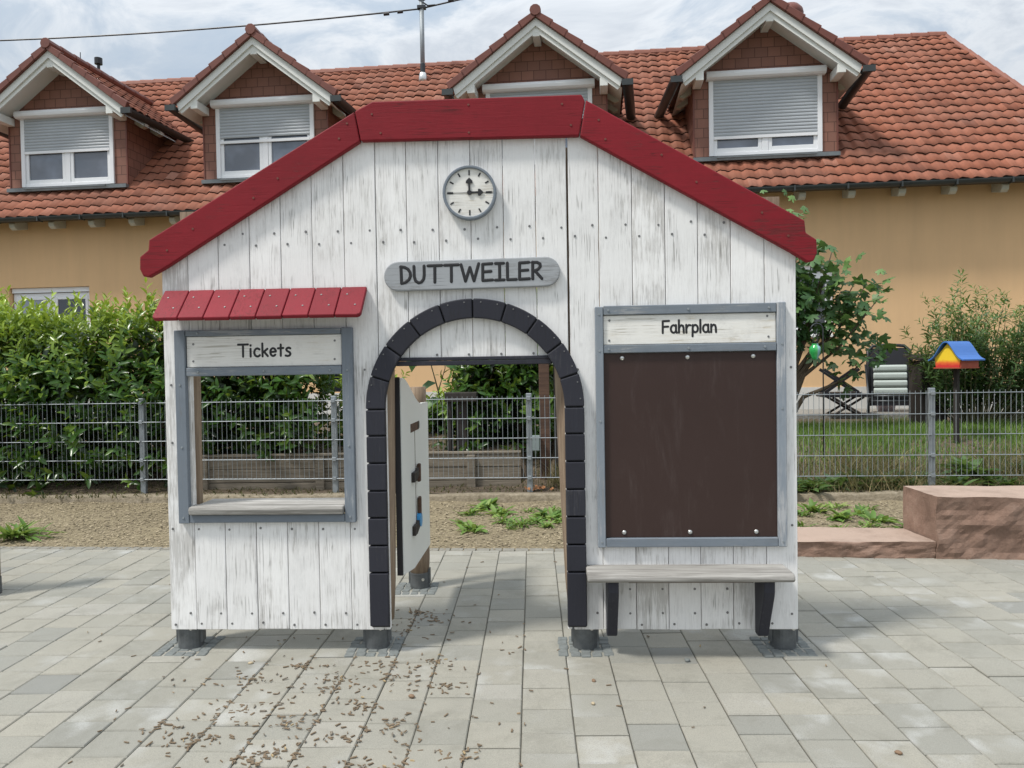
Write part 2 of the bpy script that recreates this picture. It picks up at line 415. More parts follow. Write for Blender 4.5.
# ------------------------------------------------------------------ leaves
def leaves(P, D, U, L, W, fold=.25, droop=.15):
    """P base, D direction, U rough up; -> V, F(quads): folded elliptical leaf of two quads"""
    D = D / np.linalg.norm(D, axis=1, keepdims=True)
    S = np.cross(D, U); S /= (np.linalg.norm(S, axis=1, keepdims=True) + 1e-9)
    Nn = np.cross(S, D)
    L = np.asarray(L)[:, None]; W = np.asarray(W)[:, None]
    b = P; t = P + D * L - Nn * L * droop
    c1 = P + D * L * .35 + Nn * L * .02; c2 = P + D * L * .72 - Nn * L * droop * .5
    l1 = c1 - S * W * .5 + Nn * W * fold; l2 = c2 - S * W * .42 + Nn * W * fold
    r1 = c1 + S * W * .5 + Nn * W * fold; r2 = c2 + S * W * .42 + Nn * W * fold
    V = np.stack([b, l1, l2, t, r2, r1, c1, c2], 1).reshape(-1, 3)
    n = len(P); o = (np.arange(n) * 8)[:, None]
    F = np.concatenate([o + np.array([[0, 6, 1, 1]])], 1)
    T = np.concatenate([o + np.array([x]) for x in ([0, 6, 1], [1, 6, 7], [1, 7, 2], [2, 7, 3], [0, 5, 6], [6, 5, 7], [5, 4, 7], [4, 3, 7])], 0)
    return V, T, n
def shoots(C, D, length, nleaf, ll, lw, tint0, spread=.9, tipbright=.35):
    """leafy shoots: C bases (n,3), D dirs (n,3)"""
    n = len(C); D = D / np.linalg.norm(D, axis=1, keepdims=True)
    A = np.cross(D, np.array([0.3, 0.2, 1.0]) + nr.normal(0, .2, (n, 3))); A /= np.linalg.norm(A, axis=1, keepdims=True)
    B = np.cross(D, A)
    Ps, Ds, Us, Ls, Ws, Ts = [], [], [], [], [], []
    L0 = length * nr.uniform(.55, 1.35, n)
    for k in range(nleaf):
        f = (k + .6) / nleaf; q = k * 2.4 + nr.uniform(0, .8, n)
        rad = np.cos(q)[:, None] * A + np.sin(q)[:, None] * B
        P = C + D * (L0 * f)[:, None]
        sp = spread * (1.15 - .55 * f)
        dd = D * (1 - .35 * sp) + rad * sp + nr.normal(0, .12, (n, 3))
        Ps.append(P); Ds.append(dd); Us.append(D + nr.normal(0, .1, (n, 3)))
        s = nr.uniform(.55, 1.3, n) * (1 - .35 * f ** 3)
        Ls.append(ll * s); Ws.append(lw * s); Ts.append(tint0 + tipbright * f ** 1.5 + nr.normal(0, .09, n))
    P = np.concatenate(Ps); Dd = np.concatenate(Ds); U = np.concatenate(Us); L = np.concatenate(Ls); W = np.concatenate(Ws); T = np.concatenate(Ts)
    V, F, m = leaves(P, Dd, U, L, W)
    return V, F, np.tile(np.clip(T, 0, 1), 8)
def join(parts):
    Vs, Fs, Ts, o = [], [], [], 0
    for V, F, T in parts: Vs.append(V); Fs.append(F + o); Ts.append(T); o += len(V)
    return np.concatenate(Vs), np.concatenate(Fs), np.concatenate(Ts)
def blades(P, h, w, lean=.35, tint=None):
    n = len(P); a = nr.uniform(0, 2 * PI, n); s = np.stack([np.cos(a), np.sin(a), np.zeros(n)], 1) * np.asarray(w)[:, None] * .5
    b = nr.uniform(0, 2 * PI, n); ln = np.stack([np.cos(b), np.sin(b), np.zeros(n)], 1) * (np.asarray(h) * nr.uniform(0, lean, n))[:, None]
    up = np.array([0, 0, 1.]) * np.asarray(h)[:, None]
    V = np.stack([P - s, P + s, P + s * .7 + up * .55 + ln * .4, P - s * .7 + up * .55 + ln * .4, P + up * .95 + ln], 1).reshape(-1, 3)
    o = (np.arange(n) * 5)[:, None]
    T = np.concatenate([o + np.array([x]) for x in ([0, 1, 2], [0, 2, 3], [3, 2, 4])], 0)
    t = nr.uniform(0, 1, n) if tint is None else tint
    return V, T, np.tile(t, 3)

# ------------------------------------------------------------------ camera, sky, sun
def make_camera():
    yaw, pitch, roll, Fp, H = .0265, -.0245, -.0161, 766.33, 1.37
    cy, sy, cp, sp = math.cos(yaw), math.sin(yaw), math.cos(pitch), math.sin(pitch)
    f = Vector((-sy * cp, cy * cp, sp)); r = Vector((cy, sy, 0)); u = r.cross(f)
    cr, sr = math.cos(roll), math.sin(roll)
    r2 = r * cr + u * sr; u2 = -r * sr + u * cr
    cam = bpy.data.cameras.new('camera'); o = bpy.data.objects.new('camera', cam); COL.objects.link(o)
    m = Matrix((r2, u2, -f)).transposed().to_4x4(); m.translation = (0, 0, H); o.matrix_world = m
    cam.sensor_width = 36; cam.lens = Fp / 1024 * 36; cam.clip_end = 1000; cam.clip_start = .05
    sc.camera = o
make_camera()
sc.view_settings.view_transform = 'Standard'; sc.view_settings.look = 'None'; sc.view_settings.exposure = 0

w = bpy.data.worlds.new('World'); sc.world = w; w.use_nodes = True
nt = w.node_tree; nt.nodes.clear(); N = NT(nt)
wo = N.n('ShaderNodeOutputWorld'); bg = N.n('ShaderNodeBackground'); N.l(bg.outputs[0], wo.inputs[0])
sky = N.n('ShaderNodeTexSky', sky_type='NISHITA'); sky.sun_disc = False
sky.sun_elevation = math.radians(58); sky.sun_rotation = math.radians(238); sky.dust_density = 2.0
tc = N.n('ShaderNodeTexCoord'); sep = N.n('ShaderNodeSeparateXYZ'); N.l(tc.outputs['Generated'], sep.inputs[0])
mp = N.n('ShaderNodeMapping'); mp.inputs['Scale'].default_value = (1, 1, 2.4); N.l(tc.outputs['Generated'], mp.inputs[0])
c1 = N.noise(mp.outputs[0], 5.0, 8, .60, .7); c2 = N.noise(mp.outputs[0], 1.1, 3, .5)
cl = N.ramp(N.math('MULTIPLY_ADD', c2, .5, N.math('MULTIPLY', c1, .6)), [(.40, (.46, .56, .68)), (.49, (.56, .64, .73)), (.56, (.80, .84, .88)), (.63, (.63, .68, .74)), (.70, (.76, .80, .84))])
# overcast skies are brighter towards the zenith
zen = N.math('MULTIPLY_ADD', N.ramp(sep.outputs[2], [(.30, 0), (.95, 1)]), 1.0, 1.0)
skys = N.mix(1.0, sky.outputs[0], (.10, .10, .10), 'MULTIPLY')
ms = N.n('ShaderNodeVectorMath', operation='SCALE'); N.l(cl, ms.inputs[0]); N.l(zen, ms.inputs[3])
mixed = N.mix(.88, skys, ms.outputs[0]); N.l(mixed, bg.inputs[0]); bg.inputs[1].default_value = 1.02
sun = bpy.data.lights.new('sun', 'SUN'); sun.energy = 3.5; sun.angle = math.radians(8); sun.color = (1, .955, .89)
so = bpy.data.objects.new('sun', sun); COL.objects.link(so)
sd = Vector((.87 * math.cos(math.radians(58)), .49 * math.cos(math.radians(58)), -math.sin(math.radians(58))))
so.rotation_euler = sd.to_track_quat('-Z', 'Y').to_euler(); so.location = (-6, -4, 12)

# ------------------------------------------------------------------ ground
def edge_y(x): return 5.612 - .056 * x       # far edge of the paving
def make_paving():
    mb = MB(); g = .0035; ch = .004
    vs, fs, ts = [], [], []
    x = .139 - 46 * .2
    feet = [(-1.72, 3.75), (-.79, 3.73), (.235, 3.71), (1.18, 3.69), (-.735, 4.70)]
    while x < 9:
        lens = []; y = -1.6 - rnd.random() * .2
        while True:
            r = rnd.random(); L = .2 if r < .90 else (.3 if r < .93 else .15)
            y2 = y + L; e = edge_y(x + .1)
            if y > e - .03: break
            if y2 > e - .05: y2 = e
            t = min(1, max(0, rnd.gauss(.52, .17)))
            h = rnd.gauss(0, .0012)
            z = 0.0 + h
            x0, x1, ya, yb = x + g * .55, x + .2 - g * .55, y + g * .95, y2 - g * .95
            tl = [rnd.gauss(0, .0007) for _ in range(4)]
            o = len(vs)
            vs += [(x0, ya, -.02), (x1, ya, -.02), (x1, yb, -.02), (x0, yb, -.02),
                   (x0, ya, z - ch), (x1, ya, z - ch), (x1, yb, z - ch), (x0, yb, z - ch),
                   (x0 + ch, ya + ch, z + tl[0]), (x1 - ch, ya + ch, z + tl[1]), (x1 - ch, yb - ch, z + tl[2]), (x0 + ch, yb - ch, z + tl[3])]
            for q in ((0, 1, 5, 4), (1, 2, 6, 5), (2, 3, 7, 6), (3, 0, 4, 7), (4, 5, 9, 8), (5, 6, 10, 9), (6, 7, 11, 10), (7, 4, 8, 11), (8, 9, 10, 11)):
                fs.append(tuple(o + i for i in q)); ts.append(t)
            y = y2
        x += .2
    mb.v, mb.f, mb.t = vs, fs, ts
    tag(mb.build('paving', M['paver']), kind='structure')
    # small granite setts around every steel foot
    sm = MB()
    for (fx, fy) in feet:
        for i in range(-2, 3):
            for j in range(-2, 3):
                cx, cy = fx + i * .052 + rnd.gauss(0, .003), fy + j * .052 - .02 + rnd.gauss(0, .003)
                
                sm.box(cx - .023, cx + .023, cy - .023, cy + .023, -.01, .0045 + rnd.random() * .003)
    tag(sm.build('paving_setts', M['sett'], bevel=.004), kind='structure')
make_paving()
mb = MB(); mb.add([(-14, -6, -.0085), (14, -6, -.0085), (14, edge_y(14), -.0085), (-14, edge_y(-14), -.0085)], [(0, 1, 2, 3)])
tag(mb.build('paving_base', M['joint']), kind='structure')
mb = MB(); mb.add([(-400, -400, -.12), (400, -400, -.12), (400, 400, -.12), (-400, 400, -.12)], [(0, 1, 2, 3)])
tag(mb.build('ground', M['earth']), kind='structure')

def fence_y(x): return 7.689 - .0487 * x
def kerb_f(x): return fence_y(x) - .15
def fbm(x, y, s=1.0, z=0): return mnoise.fractal(Vector((x * s, y * s, z)), 1.0, 2.1, 5)
def grid(name, x0, x1, nx, yfun0, yfun1, ny, zfun, mat, kind='structure'):
    vs = []
    for j in range(ny + 1):
        for i in range(nx + 1):
            x = x0 + (x1 - x0) * i / nx; a, b = yfun0(x), yfun1(x); y = a + (b - a) * j / ny
            vs.append((x, y, zfun(x, y)))
    F = [(j * (nx + 1) + i, j * (nx + 1) + i + 1, (j + 1) * (nx + 1) + i + 1, (j + 1) * (nx + 1) + i) for j in range(ny) for i in range(nx)]
    m = MB(); m.v = vs; m.f = F; m.t = [.5] * len(F)
    o = m.build(name, mat, smooth=True)
    if kind: tag(o, kind=kind)
    return o
def bed_z(x, y):
    f = (y - edge_y(x)) / (kerb_f(x) - edge_y(x))
    return -.012 + .035 * f + .018 * fbm(x, y, 1.6) * min(1, f * 5) + .010 * fbm(x, y, 9)
grid('mulch_bed', -11, 11, 260, lambda x: edge_y(x) - .001, kerb_f, 30, bed_z, M['mulch'])
# fine edging strip of small stones along the paving
eb = MB()
x = -8.0
while x < 8:
    L = .085 + rnd.random() * .02; ey = edge_y(x + L / 2)
    eb.obox((x + L / 2, ey + .045 + rnd.gauss(0, .003), -.013), (L / 2 - .003, 0, 0), (0, .04, 0), (0, 0, .013)); x += L
tag(eb.build('paving_edging', plain('edging stone', (.22, .21, .18), .9, 0, .4, 30, .5), bevel=.004), kind='structure')

kb = []
def kerb_z(x): return .088 + .014 * fbm(x, 0, 1.3, 5)
kb_o = MB(); n = 200; prev = None; rows = []
for i in range(n + 1):
    x = -11 + 22 * i / n; y = kerb_f(x); zt = kerb_z(x); j = .006 * fbm(x, 3, 6)
    rows.append([(x, y + j, -.03), (x, y + j + .004, zt - .012), (x, y + j + .016, zt), (x, y + .11, zt + .004), (x, y + .13, zt - .02)])
for r in rows: kb_o.v += r
for i in range(n):
    for k in range(4): kb_o.f.append((i * 5 + k, (i + 1) * 5 + k, (i + 1) * 5 + k + 1, i * 5 + k + 1)); kb_o.t.append(.5)
tag(kb_o.build('kerb', M['kerb'], smooth=True), kind='structure')

BEDX0, BEDX1, BEDY = -3.62, -.13, 8.12
def garden_z(x, y):
    d = y - (kerb_f(x) + .11)
    z = .088 + .012 * fbm(x, y, 3)
    if x > .25:
        f = min(1, max(0, (d - .05) / 1.5)); f = f * f * (3 - 2 * f); z += f * .40
    elif BEDX0 < x < BEDX1:
        z += (0 if y < BEDY + .04 else .30 + min(.13, (y - BEDY) * .08))
    else:
        f = min(1, max(0, (d - .1) / 2.4)); z += f * .40
    if y > 10.5: z = max(z, .5 + .0 * x)
    return z + .02 * fbm(x, y, 1.1, 2) * min(1, max(0, d))
grid('garden_ground', -13, 13, 300, lambda x: kerb_f(x) + .11, lambda x: 13.4 - .085 * x, 130, garden_z, M['soil'])

# ------------------------------------------------------------------ the wooden play station
PH = empty('play_station_house', (0, 3.63, 0), -.0196)
tag(PH, 'white plank play station facade with red roof boards, clock and dark arched doorway', 'playhouse')
UC = -.277
def roof_mid(u): return min(2.53, 2.515 - .585 * (abs(u - UC) - .523))
seams = [-1.781, -1.651, -1.500, -1.347, -1.194, -1.041, -.886, -.732, -.584, -.431, -.279, -.125, .028, .178, .323, .478, .631, .782, .934, 1.088, 1.233]
pw = MB(); zb = .107
def plank(a, b, z0, z1, tint, tl=None):
    g = .0014; j = rnd.gauss(0, .0015) if z0 < .2 else 0
    if tl is None: pw.prism([(a + g, z0 + j), (b - g, z0 + j), (b - g, z1), (a + g, z1)], dd, .034 + dd, tint)
    else:
        poly = [(a + g, z0 + j), (b - g, z0 + j), (b - g, roof_mid(b)), (a + g, roof_mid(a))]
        kink = UC + (-.523 if a < UC else .523)
        if a < kink < b: poly.insert(3, (kink, 2.53))
        pw.prism(poly, dd, .034 + dd, tint)
for i in range(20):
    a, b = seams[i], seams[i + 1]; t = rnd.random(); dd = rnd.uniform(-.0015, .0015)
    if i == 12: b -= .004
    if i == 13: a += .003
    if 1 <= i <= 5:
        plank(a, b, zb, .655, t); plank(a, b, 1.352, 0, t, True)
    elif i == 7:
        plank(a, -.70, zb, 1.397, t); plank(a, b, 1.399, 0, t, True)
    elif i == 12:
        plank(.151, b, zb, 1.397, t); plank(a, b, 1.399, 0, t, True)
    elif 8 <= i <= 11:
        plank(a, b, 1.399, 0, t, True)
    else:
        plank(a, b, zb, 0, t, True)
wall = pw.build('plank_wall', M['white'], PH, bevel=.0025)
sw = MB()
def screw(u, z, r=.0066, d=-.0025): sw.tube([(u, .002, z), (u, d, z)], [r, r * .8], 8)
for i in range(20):
    a, b = seams[i], seams[i + 1]
    if not 7 <= i <= 12:
        if not (i in (0,)): pass
        screw(a + .024, .133 + rnd.gauss(0, .003)); screw(b - .03, .186 + rnd.gauss(0, .003))
    rm = min(roof_mid(a), roof_mid(b))
    if rm > 2.09:
        screw(a + .033, 1.965 + rnd.gauss(0, .003)); screw(b - .03, 2.02 + rnd.gauss(0, .003))
    if 8 <= i <= 11: screw(b - .02, 1.425)
    if 0 <= i <= 6: screw(a + .022, .598 + rnd.gauss(0, .003))
    if 14 <= i <= 18: screw(b - .03, .30)
for u, z in ((-1.748, 1.30), (-.80, 1.36), (.215, 1.345), (1.207, 1.34), (1.207, .60), (-1.75, 1.02)): screw(u, z)
sw.build('screw_head', M['screw'], wall, split=True)

def beam(poly, d0=-.038, d1=-.001):
    poly = [(u * .9895, 1.37 + (z - 1.37) * .9895) for u, z in poly]; m = MB(); m.prism(poly, d0, d1, rnd.random()); return m
mir = lambda P: [(2 * UC - u, z) for u, z in P]
LB = [(-.80, 2.445), (-.825, 2.585), (-1.838, 2.004), (-1.843, 1.955), (-1.886, 1.922), (-1.888, 1.862), (-1.872, 1.828), (-1.845, 1.823), (-1.763, 1.866)]
TB = [(-.796, 2.446), (-.822, 2.588), (-.738, 2.630), (.252, 2.632), (.268, 2.600), (.238, 2.440)]
RB = [(.242, 2.440), (.272, 2.606), (1.276, 2.020), (1.281, 1.963), (1.330, 1.930), (1.332, 1.868), (1.316, 1.832), (1.290, 1.826), (1.21, 1.878)]
M['red_l'] = M['red']
for P in (LB, TB, RB):
    o = beam(P).build('roof_board', M['red'], PH, bevel=.006, seg=2)
rs = MB()
for u, z in ((-.90, 2.46), (-.86, 2.53), (-1.2, 2.28), (-1.32, 2.19), (-1.62, 2.05), (-1.75, 1.95), (-.74, 2.57), (-.70, 2.48), (-.28, 2.60), (-.28, 2.47), (.16, 2.59), (.2, 2.49), (.33, 2.51), (.36, 2.42), (.62, 2.34), (.78, 2.21), (1.08, 2.06), (1.2, 1.95)):
    u, z = u * .9895, 1.37 + (z - 1.37) * .9895; rs.tube([(u, -.037, z), (u, -.0405, z)], [.006, .005], 8)
rs.build('board_screw', M['verge'], PH, split=True)

# awning of eight red boards
aw = None; am = MB()
ztop, zbot, dtop, dbot = 1.756, 1.615, -.012, -.150
uw0, uw1 = -1.762, -.778
for k in range(8):
    a = uw0 + (uw1 - uw0) * k / 8 + .002; b = uw0 + (uw1 - uw0) * (k + 1) / 8 - .002; th = .022
    r = .018; jj = rnd.gauss(0, .002)
    dv = Vector((0, dbot - dtop, zbot - ztop)); Ln = dv.length; dv /= Ln
    nv = Vector((1, 0, 0)).cross(dv); nv = nv if nv.z > 0 else -nv
    def P(u, s, h): return Vector((u, dtop, ztop)) + dv * s + nv * h
    out = [(a, 0), (b, 0)]
    if k == 7: out += [(b, Ln - r), (b - .3 * r, Ln - .3 * r), (b - r, Ln)]
    else: out += [(b, Ln + jj)]
    if k == 0: out += [(a + r, Ln), (a + .3 * r, Ln - .3 * r), (a, Ln - r)]
    else: out += [(a, Ln + jj)]
    nn = len(out)
    vs = [P(u, s, 0) for u, s in out] + [P(u, s, -th) for u, s in out]
    am.add(vs, [tuple(range(nn)), tuple(range(2 * nn - 1, nn - 1, -1))] + [(i, i + nn, (i + 1) % nn + nn, (i + 1) % nn) for i in range(nn)])
awn = am.build('awning', M['red_awn'], PH, bevel=.003)
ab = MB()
ab.box(-1.70, -.84, -.075, -.040, 1.612, 1.640)  # added brown strip standing in for the shaded boards under the awning
ab.build('awning_shade_strip', M['brown_wood'], awn)
asw = MB()
for k in range(8):
    for q in (.28, .66):
        u = uw0 + (uw1 - uw0) * (k + (.3 if q < .5 else .7)) / 8; c = Vector((u, dtop, ztop)) + dv * (Ln * q) + nv * .0005
        asw.tube([c, c + nv * .002], [.005, .004], 8)
asw.build('awning_screw', M['screw'], awn, split=True)

# ticket window frame
fm = MB(); fm.box(-1.7145, -1.662, -.030, -.001, .632, 1.5626)
tf = fm.build('ticket_window_frame', M['greyblue_z'], PH, bevel=.003)
fm = MB(); fm.box(-.903, -.851, -.030, -.001, .632, 1.5626); fm.build('frame_stile', M['greyblue_z'], tf, bevel=.003)

fm = MB()
fm.box(-1.66, -.905, -.028, -.001, 1.533, 1.5615); fm.box(-1.66, -.905, -.028, -.001, 1.341, 1.382); fm.box(-1.66, -.905, -.028, -.001, .634, .672)
fm.build('frame_rail', M['greyblue'], tf, bevel=.003, split=True)
ff = MB()
for u, z in ((-1.69, 1.30), (-1.688, 1.0), (-1.69, .66), (-.877, 1.36), (-.877, 1.0), (-.877, .66), (-1.60, 1.362), (-1.28, 1.362), (-.96, 1.362), (-1.6, 1.547)): ff.tube([(u, -.029, z), (u, -.0335, z)], [.006, .005], 8)
ff.build('frame_screw', M['steel'], tf, split=True)

# stroke lettering
def arc(cx, cy, rx, ry, a0, a1, n=14): return [(cx + rx * math.cos(math.radians(a0 + (a1 - a0) * i / n)), cy + ry * math.sin(math.radians(a0 + (a1 - a0) * i / n))) for i in range(n + 1)]
GL = {
 'T': (.80, [[(0, 1.0), (.78, 1.0)], [(.39, 1.0), (.38, 0)]]),
 'i': (.20, [[(.05, .64), (.05, 0)], [(.06, .90), (.062, .93)]]),
 'c': (.50, [arc(.26, .33, .25, .33, 48, 318)]),
 'k': (.48, [[(.03, 1.06), (.03, 0)], [(.42, .62), (.05, .30)], [(.16, .38), (.44, .02)]]),
 'e': (.52, [[(.04, .34), (.47, .38)] + arc(.26, .34, .22, .32, 12, 318)]),
 't': (.44, [[(.22, .95), (.21, .02)], [(.0, .64), (.42, .66)]]),
 's': (.42, [[(.40, .62), (.30, .68), (.17, .66), (.08, .56), (.12, .44), (.24, .36), (.36, .28), (.40, .16), (.33, .04), (.18, 0), (.02, .04)]]),
 'F': (.55, [[(.56, 1.02), (.03, 1.0), (.02, 0)], [(.03, .52), (.48, .54)]]),
 'a': (.54, [arc(.25, .33, .23, .32, 50, 330) + [(.46, .2)], [(.45, .66), (.45, .18), (.52, .0)]]),
 'h': (.48, [[(.03, 1.06), (.03, 0)], [(.03, .38), (.12, .58), (.24, .64), (.36, .58), (.41, .42), (.43, 0)]]),
 'r': (.40, [[(.03, .66), (.04, 0)], [(.04, .36), (.12, .54), (.24, .64), (.38, .62)]]),
 'p': (.50, [[(.04, .64), (.02, -.32)], arc(.25, .33, .22, .31, 150, -160, 16)]),
 'l': (.12, [[(.05, 1.06), (.05, 0)]]),
 'n': (.48, [[(.03, .66), (.03, 0)], [(.03, .38), (.12, .58), (.24, .64), (.36, .58), (.41, .42), (.43, 0)]]),
 'D': (.60, [[(.02, 1.0), (.04, 0)], [(.0, 1.0), (.22, .96), (.42, .84), (.54, .64), (.56, .42), (.46, .20), (.26, .05), (.04, 0)]]),
 'U': (.68, [[(.02, 1.0), (.03, .4), (.10, .12), (.26, 0), (.42, .03), (.56, .2), (.60, .45), (.60, 1.0)]]),
 'W': (1.05, [[(0, 1.0), (.24, 0), (.50, .82), (.72, 0), (1.0, 1.02)]]),
 'E': (.60, [[(.56, 1.0), (.04, .98), (.03, 0), (.58, .02)], [(.04, .52), (.50, .54)]]),
 'I': (.52, [[(.02, 1.0), (.48, 1.0)], [(.25, 1.0), (.25, 0)], [(0, 0), (.50, 0)]]),
 'L': (.54, [[(.03, 1.0), (.03, 0), (.52, 0)]]),
 'R': (.58, [[(.04, 1.0), (.03, 0)], [(.0, .98), (.28, .98), (.45, .88), (.46, .72), (.34, .56), (.05, .46)], [(.16, .48), (.54, 0)]]),
}
def lettering(text, u0, u1, z0, z1, cap, d, parent, sw=.075, gap=.16):
    tot = sum(GL[c][0] for c in text) + gap * (len(text) - 1); sx = (u1 - u0) / tot; m = MB(); x = 0; sl = (z1 - z0) / (u1 - u0)
    for c in text:
        wd, st = GL[c]
        for s in st:
            P = [((x + a) * sx + u0, b * cap) for a, b in s]
            P = [(u, z0 + z + (u - u0) * sl) for u, z in P]
            r = sw * cap
            for a, b in zip(P[:-1], P[1:]):
                a, b = Vector(a), Vector(b); e = (b - a).normalized()
                q = [a - e * r * .95, a - e * r * .6, a, b, b + e * r * .6, b + e * r * .95]; rr = [r * .3, r * .8, r, r, r * .8, r * .3]
                m.tube([(p.x, d, p.y) for p in q], rr, 10, flat=((0, 1, 0), .25), up=(0, 1, 0))
        x += wd + gap
    return m.build('lettering', M['ink'], parent)
def sign_screws(L, d, parent, r=.006, mat='screw'):
    m = MB()
    for u, z in L: m.tube([(u, d, z), (u, d - .003, z)], [r, r * .8], 8)
    m.build('screw_head', M[mat], parent, split=True)
sp = MB(); sp.box(-1.6595, -.9055, -.016, -.001, 1.384, 1.531)
sg = sp.build('ticket_sign', M['cream_sign'], PH, bevel=.002); sg['label'] = 'cream header board reading Tickets in black letters'
lettering('Tickets', -1.407, -1.152, 1.4315, 1.4315, .058, -.0165, sg, .092, .13)
sign_screws([(-1.626, 1.495), (-1.628, 1.413), (-.938, 1.501), (-.94, 1.413)], -.015, sg)
# counter
cm = MB()
cm.prismx([(-.045, .674), (-.05, .70), (-.045, .713), (.02, .717), (.02, .676)], -1.658, -.907)
cm.prismx([(.024, .676), (.024, .716), (.185, .716), (.185, .676)], -1.64, -.915)
cn = cm.build('counter_shelf', M['grey_wood'], PH, bevel=.006, seg=2)
# notice board
nb = MB()
nb.box(.298, .3355, -.030, -.001, .5047, 1.636)
nf = nb.build('notice_board_frame', M['greyblue_pale'], PH, bevel=.003)
nb = MB(); nb.box(1.136, 1.1765, -.030, -.001, .5047, 1.643); nb.build('frame_stile', M['greyblue_pale'], nf, bevel=.003)
nb = MB(); nb.box(.3375, 1.134, -.028, -.001, 1.597, 1.640); nb.box(.3375, 1.134, -.028, -.001, 1.419, 1.456); nb.box(.3375, 1.134, -.030, -.001, .506, .548)
nb.build('frame_rail', M['greyblue'], nf, bevel=.003, split=True)
ff = MB()
for u, z in ((.317, 1.60), (.317, 1.43), (.317, 1.1), (.317, .53), (1.157, 1.45), (1.157, 1.15), (1.157, .53), (.36, 1.618), (.73, 1.618), (1.10, 1.618), (.36, 1.437), (.73, 1.437), (1.08, 1.437)): ff.tube([(u, -.027, z), (u, -.0325, z)], [.006, .005], 8)
ff.build('frame_screw', M['steel'], nf, split=True)
sp = MB(); sp.box(.3375, 1.134, -.016, -.001, 1.458, 1.595)
fs_ = sp.build('timetable_sign', M['cream_sign'], PH, bevel=.002); fs_['label'] = 'cream header board reading Fahrplan in black letters'
lettering('Fahrplan', .612, .862, 1.509, 1.509, .055, -.0165, fs_, .092, .13)
sign_screws([(.366, 1.572), (.364, 1.478), (1.095, 1.58), (1.10, 1.484)], -.015, fs_)
sp = MB(); sp.box(.3375, 1.134, -.012, -.001, .550, 1.417)
bd = sp.build('notice_board_panel', M['board'], PH)
bm_ = MB()
for u, z in ((.423, 1.395), (.727, 1.395), (1.03, 1.395), (.423, .573), (.731, .573), (1.038, .573)):
    prof = [(0.011, 0), (.0105, .003), (.007, .006), (.002, .0072)]
    vs = []; n = 14
    for (r, h) in prof:
        for k in range(n): vs.append((u + r * math.cos(2 * PI * k / n), -.012 - h, z + r * math.sin(2 * PI * k / n)))
    bm_.add(vs, [(i * n + k, i * n + (k + 1) % n, (i + 1) * n + (k + 1) % n, (i + 1) * n + k) for i in range(3) for k in range(n)] + [tuple(range(3 * n, 4 * n))])
bm_.build('dome_bolt', M['chrome'], bd, smooth=True, split=True)
# arch of dark blocks
Ro, Ri, ZS = .5165, .4245, 1.170; UA = UC; UC = -.274
ah = MB(); g = .0032
for k in range(10):
    a0, a1 = 18 * k, 18 * (k + 1); e = math.degrees(g / .475); q = [a0 + e + (a1 - a0 - 2 * e) * i / 6 for i in range(7)]
    ah.prism([(UC + Ro * math.cos(math.radians(t)), ZS + Ro * math.sin(math.radians(t))) for t in q] + [(UC + Ri * math.cos(math.radians(t)), ZS + Ri * math.sin(math.radians(t))) for t in q[::-1]], -.040, -.008)
zz = [1.170, 1.045, .915, .783, .654, .522, .392, .131]
for i in range(7):
    for a, b in ((UC - Ro, UC - Ri), (UC + Ri, UC + Ro)): ah.box(a, b, -.040, -.008, zz[i + 1] + g, zz[i] - g)
ar = ah.build('door_arch', M['charcoal'], PH, bevel=.005, seg=2)
ag = MB()
q = [180 * i / 40 for i in range(41)]
for i in range(40):
    t0, t1 = math.radians(q[i]), math.radians(q[i + 1])
    ag.prism([(UC + (Ro - .003) * math.cos(t0), ZS + (Ro - .003) * math.sin(t0)), (UC + (Ro - .003) * math.cos(t1), ZS + (Ro - .003) * math.sin(t1)), (UC + (Ri + .003) * math.cos(t1), ZS + (Ri + .003) * math.sin(t1)), (UC + (Ri + .003) * math.cos(t0), ZS + (Ri + .003) * math.sin(t0))], -.0075, -.0015, .2)
for a, b in ((UC - Ro + .003, UC - Ri - .003), (UC + Ri + .003, UC + Ro - .003)): ag.box(a, b, -.0075, -.0015, .121, ZS - .0005, .2)
ag.build('arch_backing', M['black'], ar)
asx = MB()
for k in range(10):
    for dl in (4.5, 13.5):
        t = math.radians(18 * k + dl); asx.tube([(UC + .50 * math.cos(t), -.040, ZS + .50 * math.sin(t)), (UC + .50 * math.cos(t), -.042, ZS + .50 * math.sin(t))], [.004, .003], 6)
asx.build('arch_screw', M['screw'], ar, split=True)
UC = UA
lm = MB(); lm.box(-.648, .094, -.014, .036, 1.374, 1.3965); lm.box(-.648, .094, -.014, -.0015, 1.397, 1.414)
lm.build('lintel', M['charcoal'], PH, bevel=.003)
# the name sign, slightly tilted
ns = MB(); L, h = .832, .0705; tl = math.atan2(1.819 - 1.809, .832); nsr = .069
pts = [(-.693 + .0 + nsr + nsr * math.cos(math.radians(t)), 0 + nsr * math.sin(math.radians(t))) for t in range(90, 271, 15)] + [(.139 - nsr + nsr * math.cos(math.radians(t)), nsr * math.sin(math.radians(t))) for t in range(-90, 91, 15)]
cu, cz = UC + .002, 1.802
ct, st_ = math.cos(.012), math.sin(.012)
pts = [(cu + (u - cu) * ct - z * st_, cz + (u - cu) * st_ + z * ct) for u, z in pts]
ns.prism(pts, -.030, -.002)
nso = ns.build('name_sign', M['name_grey'], PH, bevel=.005, seg=2); nso['label'] = 'grey rounded board reading DUTTWEILER in black letters'
lettering('DUTTWEILER', -.612, .056, 1.7645, 1.7735, .078, -.0305, nso, .094, .14)
